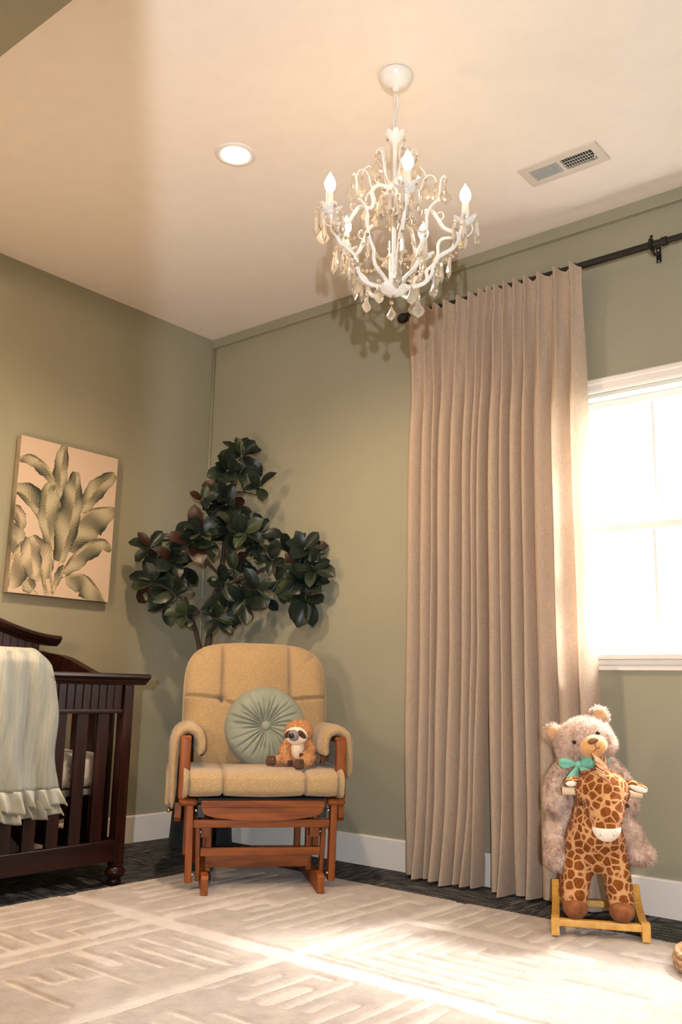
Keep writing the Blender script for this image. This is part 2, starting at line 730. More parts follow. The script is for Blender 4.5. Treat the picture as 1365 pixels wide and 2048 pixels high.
# vinyl frame with stepped head, then the two sashes
for nm, c, s in (('frame_head', ((WX0 + WX1) / 2, 0.075, WZ1 - 0.014), (WX1 - WX0, 0.09, 0.026)),
                 ('frame_sill', ((WX0 + WX1) / 2, 0.075, WZ0 + 0.008), (WX1 - WX0, 0.09, 0.03)),
                 ('frame_jamb', (WX0 + 0.012, 0.075, (WZ0 + WZ1) / 2), (0.024, 0.09, WZ1 - WZ0 - 0.05)),
                 ('frame_jamb', (WX1 - 0.012, 0.075, (WZ0 + WZ1) / 2), (0.024, 0.09, WZ1 - WZ0 - 0.05))):
    bm = bmesh.new()
    box(bm, c, s, 0.003)
    wpart(nm, bm, WINW)
ZM = 1.408
GLASS = glass_pane_mat()
for nm, yc, z0, z1 in (('upper_sash', 0.098, ZM - 0.018, WZ1 - 0.03), ('lower_sash', 0.058, WZ0 + 0.022, ZM + 0.018)):
    bm = bmesh.new()
    xa, xb = WX0 + 0.024, WX1 - 0.024
    st = 0.024
    box(bm, ((xa + xb) / 2, yc, z1 - 0.014), (xb - xa, 0.032, 0.028), 0.003)
    box(bm, ((xa + xb) / 2, yc, z0 + 0.012), (xb - xa, 0.032, 0.024), 0.003)
    box(bm, (xa + st / 2, yc, (z0 + z1) / 2), (st, 0.032, z1 - z0 - 0.06), 0.003)
    box(bm, (xb - st / 2, yc, (z0 + z1) / 2), (st, 0.032, z1 - z0 - 0.06), 0.003)
    so = wpart(nm, bm, WINW)
    bm = bmesh.new()
    box(bm, ((xa + xb) / 2, yc, (z0 + z1) / 2), (xb - xa - 0.04, 0.004, z1 - z0 - 0.06))
    bmesh.ops.translate(bm, verts=bm.verts[:], vec=-wo)
    finish('pane', bm, GLASS, so)
    for mx_ in (2.508, 2.79, 3.07, 3.35):
        bm = bmesh.new()
        box(bm, (mx_, yc + 0.004, (z0 + z1) / 2), (0.010, 0.004, z1 - z0 - 0.06))
        bmesh.ops.translate(bm, verts=bm.verts[:], vec=-wo)
        finish('muntin', bm, WINW, so)

# ================================================================== RUG
def build_rug():
    x0, x1, y0, y1 = 0.80, 3.95, -3.2, -0.365
    st = 0.0055
    nx = int((x1 - x0) / st)
    ny = int((y1 - y0) / st)
    X = np.linspace(x0, x1, nx)
    Y = np.linspace(y0, y1, ny)
    rs = np.random.default_rng(21)
    ivory = np.zeros((nx, ny), dtype=float)
    GX, GY = np.meshgrid(X, Y, indexing='ij')
    wob = np.zeros_like(GX)
    for k in range(5):
        fx, fy, ph = rs.uniform(20, 60), rs.uniform(20, 60), rs.uniform(0, 6)
        wob += np.sin(GX * fx + GY * fy + ph) * 0.0011

    def seg(xa, ya, xb, yb, wd):
        nonlocal ivory
        dx, dy = xb - xa, yb - ya
        L2 = dx * dx + dy * dy + 1e-9
        t = np.clip(((GX - xa) * dx + (GY - ya) * dy) / L2, 0, 1)
        d = np.hypot(GX - xa - t * dx, GY - ya - t * dy) + wob
        ivory = np.maximum(ivory, np.clip((wd / 2 - d) / 0.009 + 0.5, 0, 1))

    def block(ax, ay, bx_, by_, depth):
        w_, h_ = bx_ - ax, by_ - ay
        if depth < 5 and max(w_, h_) > 0.62 and (depth < 2 or rs.random() < 0.85):
            if w_ > h_:
                c = ax + w_ * rs.uniform(0.35, 0.65)
                block(ax, ay, c - 0.02, by_, depth + 1)
                block(c + 0.02, ay, bx_, by_, depth + 1)
                if rs.random() < 0.75:
                    wd = rs.choice([0.03, 0.045, 0.06])
                    seg(c, ay, c, by_, wd)
            else:
                c = ay + h_ * rs.uniform(0.35, 0.65)
                block(ax, ay, bx_, c - 0.02, depth + 1)
                block(ax, c + 0.02, bx_, by_, depth + 1)
                if rs.random() < 0.75:
                    wd = rs.choice([0.03, 0.045, 0.06])
                    seg(ax, c, bx_, c, wd)
            return
        pit = rs.uniform(0.058, 0.082)
        along_x = rs.random() < 0.5
        m_ = 0.03
        mode = rs.random()
        if mode < 0.3:   # nested corners
            n_ = int(min(w_, h_) / pit)
            sx, sy = rs.random() < 0.5, rs.random() < 0.5
            for k in range(n_):
                o_ = m_ + k * pit
                xa = ax + o_ if sx else bx_ - o_
                ya = ay + o_ if sy else by_ - o_
                xe = (bx_ - m_ - rs.uniform(0, .15) * w_) if sx else (ax + m_ + rs.uniform(0, .15) * w_)
                ye = (by_ - m_ - rs.uniform(0, .15) * h_) if sy else (ay + m_ + rs.uniform(0, .15) * h_)
                wd = rs.uniform(0.013, 0.022)
                seg(xa, ya, xe, ya, wd)
                seg(xa, ya, xa, ye, wd)
        else:
            n_ = int((h_ if along_x else w_) / pit)
            for k in range(n_):
                o_ = m_ + k * pit
                a_ = rs.uniform(0.02, 0.30)
                b_ = rs.uniform(0.70, 0.98)
                wd = rs.uniform(0.012, 0.024) if rs.random() < 0.85 else 0.045
                if rs.random() < 0.3:
                    b_ = a_ + (b_ - a_) * rs.uniform(0.3, 0.6)
                if along_x:
                    seg(ax + a_ * w_, ay + o_, ax + b_ * w_, ay + o_, wd)
                else:
                    seg(ax + o_, ay + a_ * h_, ax + o_, ay + b_ * h_, wd)
                if rs.random() < 0.25 and k < n_ - 1:
                    if along_x:
                        seg(ax + b_ * w_, ay + o_, ax + b_ * w_, ay + o_ + pit, wd)
                    else:
                        seg(ax + o_, ay + b_ * h_, ax + o_ + pit, ay + b_ * h_, wd)
    block(x0, y0, x1, y1, 0)
    # long wide bands crossing the field
    seg(1.32, -0.9, 1.32, -2.6, 0.05)
    seg(1.15, -1.32, 3.0, -1.32, 0.05)
    seg(1.9, -0.75, 1.9, -2.2, 0.035)
    ed = np.minimum(np.minimum(GX - x0, x1 - GX), np.minimum(GY - y0, y1 - GY))
    prof = np.clip(ed / 0.012, 0, 1) ** 0.5
    Z = 0.002 + prof * (0.0125 + rs.normal(0, 0.0005, GX.shape)) - 0.0040 * ivory * prof - 0.0040 * (4 * ivory * (1 - ivory)) * prof
    V = np.stack([GX, GY, Z], -1).reshape(-1, 3)
    V[:, 0] += np.where((ed < 0.01).reshape(-1), rs.normal(0, 0.0018, V.shape[0]), 0)
    V[:, 1] += np.where((ed < 0.01).reshape(-1), rs.normal(0, 0.0018, V.shape[0]), 0)
    c0 = V.mean(0)
    c0[2] = 0
    V -= c0
    I = np.arange(nx * ny).reshape(nx, ny)
    F = np.stack([I[:-1, :-1], I[1:, :-1], I[1:, 1:], I[:-1, 1:]], -1).reshape(-1, 4)
    # skirt to give the rug a closed underside edge
    me = D.meshes.new('area_rug')
    nf = len(F)
    me.vertices.add(len(V))
    me.vertices.foreach_set('co', V.reshape(-1))
    me.loops.add(nf * 4)
    me.loops.foreach_set('vertex_index', F.reshape(-1))
    me.polygons.add(nf)
    me.polygons.foreach_set('loop_start', np.arange(nf) * 4)
    me.polygons.foreach_set('loop_total', np.full(nf, 4))
    me.update(calc_edges=True)
    me.polygons.foreach_set('use_smooth', np.ones(nf, dtype=bool))
    at_ = me.attributes.new('pile', 'FLOAT', 'POINT')
    at_.data.foreach_set('value', ivory.reshape(-1))
    m = mat('carved_beige_pile', (0.5, 0.45, 0.38), 0.95, spec=0.1, sheen=0.2)
    n, l, b = nt(m)
    an = n.new('ShaderNodeAttribute')
    an.attribute_name = 'pile'
    v = tex_coord(m)
    f = noise_tex(m, v, 14, 6, 0.65)
    c1 = ramp(m, f, [(0.35, (0.35, 0.303, 0.272)), (0.66, (0.455, 0.402, 0.366))])
    c2 = ramp(m, f, [(0.3, (0.51, 0.46, 0.425)), (0.7, (0.60, 0.55, 0.51))])
    base(m, mixc(m, an.outputs['Fac'], c1, c2))
    bump(m, noise_tex(m, v, 420, 2), 0.7, 0.004)
    me.materials.append(m)
    o = link('area_rug', me, None, (c0[0], c0[1], 0.0))
    tag(o, 'large cream and beige area rug with carved maze lines on dark carpet', 'rug')


build_rug()

# ================================================================== PAINTING
def build_painting():
    TL, TR, BL, BR = (240, 75), (1325, 360), (35, 1850), (1175, 1975)
    NU, NV = 300, 402

    def uv(p):
        u, v = 0.5, 0.5
        for _ in range(12):
            ex = (TL[0] * (1 - u) + TR[0] * u) * v + (BL[0] * (1 - u) + BR[0] * u) * (1 - v) - p[0]
            ey = (TL[1] * (1 - u) + TR[1] * u) * v + (BL[1] * (1 - u) + BR[1] * u) * (1 - v) - p[1]
            du = ((TR[0] - TL[0]) * v + (BR[0] - BL[0]) * (1 - v), (TR[1] - TL[1]) * v + (BR[1] - BL[1]) * (1 - v))
            dv = ((TL[0] * (1 - u) + TR[0] * u) - (BL[0] * (1 - u) + BR[0] * u), (TL[1] * (1 - u) + TR[1] * u) - (BL[1] * (1 - u) + BR[1] * u))
            det = du[0] * dv[1] - du[1] * dv[0]
            u -= (ex * dv[1] - ey * dv[0]) / det
            v -= (-ex * du[1] + ey * du[0]) / det
        return u, v
    asp = 0.73 / 0.545
    U, Vv = np.meshgrid(np.linspace(0, 1, NU), np.linspace(0, 1, NV), indexing='ij')
    PX, PY = U, Vv * asp
    img = np.empty((NU, NV, 3))
    img[:] = (0.55, 0.43, 0.335)
    rs = np.random.default_rng(3)
    nz = rs.random((NU, NV))

    def leaf(pts, wl, wr, base_t=0.0, lo=(0.032, 0.038, 0.03), hi=(0.44, 0.39, 0.27), freq=52, slant=0.9, dark=0.0):
        nonlocal img
        c = catmull([(uv(p)[0], uv(p)[1] * asp, 0) for p in pts], 8)
        P = np.array([(q.x, q.y) for q in c])
        seglen = np.hypot(*(P[1:] - P[:-1]).T)
        cum = np.concatenate([[0], np.cumsum(seglen)])
        best = np.full((NU, NV), 1e9)
        T_ = np.zeros((NU, NV))
        S_ = np.zeros((NU, NV))
        for i in range(len(P) - 1):
            d = P[i + 1] - P[i]
            L2 = d @ d + 1e-12
            t = np.clip(((PX - P[i][0]) * d[0] + (PY - P[i][1]) * d[1]) / L2, 0, 1)
            qx, qy = PX - P[i][0] - t * d[0], PY - P[i][1] - t * d[1]
            dd = np.hypot(qx, qy)
            sgn = np.sign(d[0] * qy - d[1] * qx)
            mk = dd < best
            best = np.where(mk, dd, best)
            T_ = np.where(mk, (cum[i] + t * seglen[i]) / cum[-1], T_)
            S_ = np.where(mk, sgn, S_)
        tt = np.clip((T_ - base_t) / (1 - base_t), 0, 1)
        env = np.sqrt(np.clip(np.sin(PI * np.clip(tt * 0.93 + 0.05, 0, 1)), 0, 1))
        wav = 1 + 0.07 * np.sin(tt * 17 + 2 + pts[0][1]) + 0.03 * np.sin(tt * 41)
        W = 1.06 * np.where(S_ > 0, wl, wr) * env * wav * (T_ > base_t)
        inside = (best < W) & (T_ > 0.001) & (T_ < 0.999)
        rel = np.clip(best / np.maximum(W, 1e-6), 0, 1)
        ph = (T_ * cum[-1] - slant * best) * freq * 2
        strip = 0.5 + 0.5 * np.sin(ph * 2.2 + 1.3 * np.sin(ph * 0.37))
        broad = 0.5 + 0.5 * np.sin(ph * 0.17 + 1.6 * S_ + pts[0][0] + 0.6 * np.sin(ph * 0.06))
        val = 0.17 + 0.28 * strip * (0.5 + 0.5 * broad) + 0.56 * broad ** 1.4 - 0.40 * rel ** 4 + 0.14 * (1 - rel) - dark + 0.22 * (nz - 0.5)
        val = np.clip(val, 0, 1)[..., None]
        colr = np.array(lo) * (1 - val) + np.array(hi) * val
        img = np.where(inside[..., None], colr, img)
        rib = (best < 0.0055 * (1.2 - 0.7 * T_)) & (T_ < 0.97)
        spk = (nz > 0.75)[..., None]
        rc = np.where(spk, np.array((0.68, 0.55, 0.30)), np.array((0.26, 0.20, 0.105)))
        img = np.where(rib[..., None], rc, img)

    # back to front
    leaf([(690, 860), (640, 620), (670, 350), (705, 170)], 0.075, 0.065, 0.0)
    leaf([(850, 990), (930, 860), (1080, 680), (1290, 540)], 0.085, 0.085, 0.05)
    leaf([(560, 1250), (430, 1000), (260, 780), (120, 700)], 0.05, 0.135, 0.05, dark=0.10)
    leaf([(215, 1440), (150, 1300), (100, 1180), (60, 1080)], 0.09, 0.10, 0.0)
    leaf([(130, 890), (170, 980), (215, 1150)], 0.06, 0.05, 0.0, hi=(0.50, 0.40, 0.29))
    leaf([(640, 1420), (720, 1230), (850, 1060), (1010, 950), (1270, 915)], 0.02, 0.225, 0.05)
    leaf([(560, 1500), (500, 1250), (470, 960), (500, 700), (560, 640)], 0.075, 0.145, 0.12, dark=-0.05)
    leaf([(585, 640), (520, 500), (430, 390), (320, 320), (190, 350)], 0.085, 0.02, 0.0, dark=0.02)
    leaf([(500, 1860), (620, 1480), (730, 1130), (790, 850), (825, 500)], 0.135, 0.085, 0.25, dark=0.06)
    leaf([(545, 1830), (680, 1590), (830, 1430), (1000, 1320), (1140, 1300), (1230, 1400)], 0.03, 0.115, 0.2)
    leaf([(600, 1700), (860, 1680), (1000, 1790), (1140, 1980)], 0.02, 0.16, 0.1)
    leaf([(470, 1880), (430, 1700), (370, 1420), (290, 1240)], 0.18, 0.12, 0.25, hi=(0.52, 0.43, 0.30), dark=-0.08)
    leaf([(330, 1240), (190, 1330), (110, 1480), (50, 1800)], 0.19, 0.02, 0.0, hi=(0.52, 0.43, 0.30), dark=-0.05)
    leaf([(290, 1240), (300, 1500), (310, 1700)], 0.09, 0.10, 0.0, hi=(0.54, 0.45, 0.32), dark=-0.10)
    leaf([(350, 1870), (270, 1780), (240, 1710)], 0.07, 0.06, 0.3)
    leaf([(520, 1890), (500, 1700), (505, 1480)], 0.012, 0.012, 0.0, dark=-0.2)
    leaf([(440, 1890), (420, 1720), (390, 1580)], 0.014, 0.014, 0.0)
    leaf([(520, 1890), (590, 1720), (660, 1560)], 0.05, 0.02, 0.3, dark=0.1)

    th = 0.036
    ya, yb, za, zb = -1.196, -0.651, 1.158, 1.888
    root = thing('canvas_painting', 'canvas print of grey green banana leaves hanging on the left wall', 'painting', (0.0, (ya + yb) / 2, (za + zb) / 2))
    bm = bmesh.new()
    box(bm, (th / 2 + 0.006, 0, 0), (th - 0.002, yb - ya, zb - za), 0.002)
    side = noisy('printed_canvas_edge', (0.10, 0.10, 0.075), (0.40, 0.32, 0.24), 9, 0.9, stretch=(1, 1, 0.5))
    finish('canvas', bm, side, root)
    me = D.meshes.new('print')
    V = np.stack([np.full(U.shape, th + 0.0062), (U - 0.5) * (yb - ya - 0.002), (Vv - 0.5) * (zb - za - 0.002)], -1).reshape(-1, 3)
    I = np.arange(NU * NV).reshape(NU, NV)
    F = np.stack([I[:-1, :-1], I[1:, :-1], I[1:, 1:], I[:-1, 1:]], -1).reshape(-1, 4)
    nf = len(F)
    me.vertices.add(len(V))
    me.vertices.foreach_set('co', V.reshape(-1))
    me.loops.add(nf * 4)
    me.loops.foreach_set('vertex_index', F.reshape(-1))
    me.polygons.add(nf)
    me.polygons.foreach_set('loop_start', np.arange(nf) * 4)
    me.polygons.foreach_set('loop_total', np.full(nf, 4))
    me.update(calc_edges=True)
    ca = me.color_attributes.new('print_colour', 'FLOAT_COLOR', 'POINT')
    ca.data.foreach_set('color', np.concatenate([img, np.ones((NU, NV, 1))], -1).reshape(-1))
    m = mat('leaf_print', (0.5, 0.5, 0.5), 0.85, spec=0.15)
    n, l, b = nt(m)
    an = n.new('ShaderNodeAttribute')
    an.attribute_name = 'print_colour'
    l.new(an.outputs['Color'], b.inputs['Base Color'])
    bump(m, noise_tex(m, tex_coord(m), 500, 1), 0.2, 0.001)
    me.materials.append(m)
    link('print', me, root)


build_painting()

# ================================================================== CRIB
def build_crib():
    root = thing('crib', 'dark cherry wooden crib with slatted sides and turned feet against the left wall', 'crib', (0.40, -1.73, 0))
    O = Vector(root.location)

    def P(name, fn, m, smooth=False):
        bm = bmesh.new()
        fn(bm)
        bmesh.ops.translate(bm, verts=bm.verts[:], vec=-O)
        return finish(name, bm, m, root, smooth=smooth)
    yR, yL = -1.038, -2.42
    xF, xB = 0.736, 0.085
    # posts and turned feet
    for x, zt in ((xF, 0.762), (xB, 0.90)):
        for y in (yR, yL):
            P('post', lambda bm: box(bm, (x, y, (0.078 + zt) / 2), (0.046, 0.046, zt - 0.078), 0.004), CRIB_V, 40)
            P('foot', lambda bm: lathe(bm, [(0.020, 0.0), (0.026, 0.003), (0.027, 0.018), (0.022, 0.024), (0.026, 0.028), (0.037, 0.038), (0.040, 0.050), (0.036, 0.062), (0.026, 0.070), (0.030, 0.074), (0.030, 0.079), (0.02, 0.08)], 20, (x, y, 0)), CRIB_V, 60)
    # front top cap: stepped moulding
    cp = [(-0.030, 0.762), (0.030, 0.762), (0.034, 0.770), (0.044, 0.773), (0.046, 0.781), (0.056, 0.785), (0.062, 0.792), (0.060, 0.802), (0.052, 0.806), (-0.052, 0.806), (-0.060, 0.800), (-0.060, 0.790), (-0.044, 0.773)]
    P('top_cap', lambda bm: prism(bm, [(xF - 0.012 + a, z) for a, z in cp], 'Y', yL - 0.07, -0.955), CRIB_H, 35)
    # beadboard planks under the cap
    pl = None
    n = 36
    y0, y1 = -1.066, yL + 0.03
    wdt = (y0 - y1) / n
    for i in range(n):
        yc = y0 - wdt * (i + 0.5)
        if pl is None:
            bm = bmesh.new()
            box(bm, (0, 0, 0), (0.016, wdt - 0.003, 0.098), 0.002, seg=1)
            pl = finish('plank', bm, CRIB_V, root)
            pl.location = Vector((xF + 0.004, yc, 0.714)) - O
        else:
            again(pl, root, Vector((xF + 0.004, yc, 0.714)) - O)
    P('plank_backing', lambda bm: box(bm, (xF - 0.008, (y0 + y1) / 2, 0.714), (0.006, y0 - y1, 0.098)), CRIB_H)
    P('bead_rail', lambda bm: box(bm, (xF + 0.006, (y0 + y1) / 2, 0.659), (0.030, y0 - y1, 0.016), 0.003), CRIB_H, 40)
    P('bottom_rail', lambda bm: box(bm, (xF + 0.002, (yR + yL) / 2, 0.130), (0.030, yR - yL - 0.03, 0.08), 0.005), CRIB_H, 40)
    sl = None
    for i in range(13):
        yc = -1.143 - i * 0.0968
        if yc < yL + 0.05:
            break
        loc = Vector((xF, yc, 0.410)) - O
        if sl is None:
            bm = bmesh.new()
            box(bm, (0, 0, 0), (0.016, 0.053, 0.486), 0.003)
            sl = finish('slat', bm, CRIB_V, root, smooth=40)
            sl.location = loc
        else:
            again(sl, root, loc)
    # back panel: slats, rails, high arched head with its own cap and planks
    sb = None
    for i in range(13):
        yc = -1.125 - i * 0.1
        if yc < yL + 0.04:
            break
        loc = Vector((xB, yc, 0.47)) - O
        if sb is None:
            bm = bmesh.new()
            box(bm, (0, 0, 0), (0.016, 0.055, 0.60), 0.003)
            sb = finish('back_slat', bm, CRIB_V, root, smooth=40)
            sb.location = loc
        else:
            again(sb, root, loc)
    P('back_bottom_rail', lambda bm: box(bm, (xB, (yR + yL) / 2, 0.130), (0.026, yR - yL - 0.03, 0.08), 0.004), CRIB_H, 40)
    P('back_rail', lambda bm: box(bm, (xB, (yR + yL) / 2, 0.78), (0.026, yR - yL - 0.03, 0.04), 0.004), CRIB_H, 40)
    ym = (yR + yL) / 2

    def arch(y):
        t = min(abs(y - ym) / (ym - (-0.960)) * -1 if ym > -0.960 else abs(y - ym) / (-0.960 - ym), 1.0)
        e = max(0.0, 1 - t)
        s = e * e * (3 - 2 * e)
        return 0.945 + 0.17 * s
    ys = [(-0.960) + (2 * (ym + 0.960)) * k / 40 for k in range(41)]
    caps = [(0.0, -0.026), (0.026, -0.026), (0.030, -0.018), (0.042, -0.014), (0.050, -0.002), (0.058, 0.004), (0.056, 0.016), (0.046, 0.020), (-0.03, 0.020), (-0.03, -0.026)]
    bm = bmesh.new()
    rings = [[bm.verts.new(Vector((xB + a, y, arch(y) + z + 0.01))) for a, z in caps] for y in ys]
    for i in range(len(rings) - 1):
        for j in range(len(caps)):
            k = (j + 1) % len(caps)
            bm.faces.new((rings[i][j], rings[i][k], rings[i + 1][k], rings[i + 1][j]))
    bm.faces.new(rings[0][::-1])
    bm.faces.new(rings[-1])
    bmesh.ops.translate(bm, verts=bm.verts[:], vec=-O)
    finish('back_cap', bm, CRIB_H, root, smooth=35)
    for i in range(n):
        yc = y0 - wdt * (i + 0.5) + 0.02
        zt = arch(yc) - 0.012
        P('back_plank', lambda bm: box(bm, (xB + 0.006, yc, (0.80 + zt) / 2), (0.016, wdt - 0.003, zt - 0.80)), CRIB_V)
    # end panels with S-curved tops
    cv = catmull([(0.09, 0.905, 0), (0.17, 0.893, 0), (0.26, 0.885, 0), (0.34, 0.868, 0), (0.44, 0.836, 0), (0.54, 0.806, 0), (0.62, 0.795, 0), (0.735, 0.792, 0)], 5)
    for y in (yR, yL):
        def ep(bm):
            poly = [(p.x, p.y) for p in cv] + [(p.x, max(p.y - 0.10, 0.735)) for p in cv[::-1]]
            prism(bm, poly, 'Y', y - 0.020, y + 0.020)
        P('end_top_rail', ep, CRIB_H, 35)
        for xs in (0.180, 0.295, 0.410, 0.525, 0.640):
            P('end_slat', lambda bm: box(bm, (xs, y, 0.46), (0.048, 0.016, 0.60), 0.002), CRIB_V)
        P('end_bottom_rail', lambda bm: box(bm, ((xF + xB) / 2, y, 0.13), (xF - xB - 0.04, 0.022, 0.08), 0.003), CRIB_V)
    # mattress support and its hangers
    GREY = mat('grey_painted_steel', (0.32, 0.31, 0.31), 0.45, 0.2)
    P('mattress_support', lambda bm: box(bm, ((xF + xB) / 2, ym, 0.352), (0.59, 1.26, 0.022), 0.003), GREY)
    for y, s in ((-1.30, 1), (-1.46, -1)):
        def hg(bm):
            a = Vector((0.30, y, 0.20))
            box(bm, a, (0.012, 0.030, 0.36), 0.002, Matrix.Rotation(s * 0.75, 3, 'X'))
        P('hanger_bracket', hg, GREY)
    P('stretcher', lambda bm: box(bm, (0.40, -1.40, 0.19), (0.03, 0.70, 0.07), 0.003, Matrix.Rotation(0.18, 3, 'X')), CRIB_H)

    # mattress
    MS = mat('botanical_sheet', (0.78, 0.72, 0.66), 0.9, sheen=0.2)
    v = tex_coord(MS)
    f = noise_tex(MS, v, 26, 3)
    base(MS, ramp(MS, f, [(0.44, (0.86, 0.82, 0.77)), (0.56, (0.82, 0.78, 0.72)), (0.62, (0.48, 0.44, 0.38)), (0.70, (0.80, 0.75, 0.69))]))
    bm = bmesh.new()
    box(bm, (0, 0, 0.0), (0.58, 1.28, 0.135), 0.045, seg=5)
    mo = finish('crib_mattress', bm, MS, None, smooth=True, loc=((xF + xB) / 2, ym, 0.432))
    tag(mo, 'crib mattress in white sheet with faint leaf print, behind the crib slats', 'mattress')


build_crib()


def build_blanket():
    """gauze blanket folded over the front cap of the crib, ruffle along its hem"""
    m = D.materials.new('pale_sage_gauze')
    m.use_nodes = True
    n, l, b = nt(m)
    b.inputs['Roughness'].default_value = 0.9
    f = noise_tex(m, tex_coord(m, (90, 160, 9)), 1.0, 4)
    base(m, ramp(m, f, [(0.3, (0.27, 0.285, 0.26)), (0.7, (0.36, 0.378, 0.345))]))
    bump(m, f, 0.7, 0.006)
    root = thing('crib_blanket', 'pale sage gauze blanket with ruffled hem draped over the crib rail', 'blanket', (0.76, -1.66, 0.81))
    O = Vector(root.location)
    xF = 0.724

    def yright(z):
        t = (0.81 - z)
        return -1.415 + 0.10 * max(t, 0) + 0.010 * math.sin(z * 22)

    NS = 60

    def surf(u, v, off=0.0):
        # u along y (right to left), v along the drape from behind the cap, over, and down outside
        path = [(-0.080, 0.62), (-0.080, 0.70), (-0.078, 0.78), (-0.060, 0.822), (-0.02, 0.832), (0.03, 0.832), (0.066, 0.818), (0.082, 0.79), (0.080, 0.72), (0.072, 0.60), (0.070, 0.48), (0.070, 0.385)]
        t = v * (len(path) - 1)
        k = min(int(t), len(path) - 2)
        fr = t - k
        s_ = fr * fr * (3 - 2 * fr) * 0.3 + fr * 0.7
        x = path[k][0] * (1 - s_) + path[k + 1][0] * s_
        z = path[k][1] * (1 - s_) + path[k + 1][1] * s_
        # heaped higher to the left, where it is folded on itself
        lf = min(1, u * 7) ** 0.6
        lift = 0.050 * lf if z > 0.70 else 0.050 * lf * max(0, (z - 0.45) / 0.25)
        yy = yright(z) - u * 0.50
        fold = 0.012 * math.sin(u * 19 + 1.5 * math.sin(z * 5)) * min(1, max(0, (0.84 - z) * 4)) + 0.005 * math.sin(u * 47 + z * 9)
        return Vector((xF + x + fold + off + 0.10 * lift, yy, z + lift - (0.02 * (1 - min(1, u * 12)) ** 2 if z > 0.78 else 0)))
    bm = bmesh.new()
    vs = grid(bm, 46, 64, lambda u, v: surf(u, v) - O)
    finish('sheet', bm, m, root, smooth=True).modifiers.new('solid', 'SOLIDIFY').thickness = 0.006
    # ruffle: two tiers of gathered cloth
    m2 = noisy('sage_satin_ruffle', (0.29, 0.31, 0.285), (0.37, 0.39, 0.355), 18, 0.6, bs=0.15, sheen=0.4)
    for nm, z0, z1, amp, ex in (('ruffle', 0.388, 0.327, 0.020, 0.0), ('ruffle', 0.350, 0.292, 0.014, -0.012)):
        bm = bmesh.new()

        def rf(u, v):
            b0 = surf(u, 1.0)
            z = z0 + (z1 - z0) * v
            a = amp * v ** 0.7 * (math.sin(u * 62) + 0.5 * math.sin(u * 101 + 1))
            return Vector((b0.x + 0.006 + a + ex + 0.012 * v, yright(0.388) - u * 0.50 + 0.022 * v * (1 - u) + 0.008 * v * math.sin(u * 55), z + 0.008 * v * math.sin(u * 31) - 0.03 * u * v)) - O
        grid(bm, 140, 9, rf)
        finish(nm, bm, m2, root, smooth=True).modifiers.new('solid', 'SOLIDIFY').thickness = 0.003


build_blanket()

# ================================================================== GLIDER CHAIR
CH_LOC, CH_ROT = (1.22, -0.725, 0.0165), math.radians(50)


def zfit(z):
    t = min(1.0, max(0.0, (z - 0.05) / 0.10))
    return z - 0.012 * t * t * (3 - 2 * t) - 0.022 * max(0.0, z - 0.05)


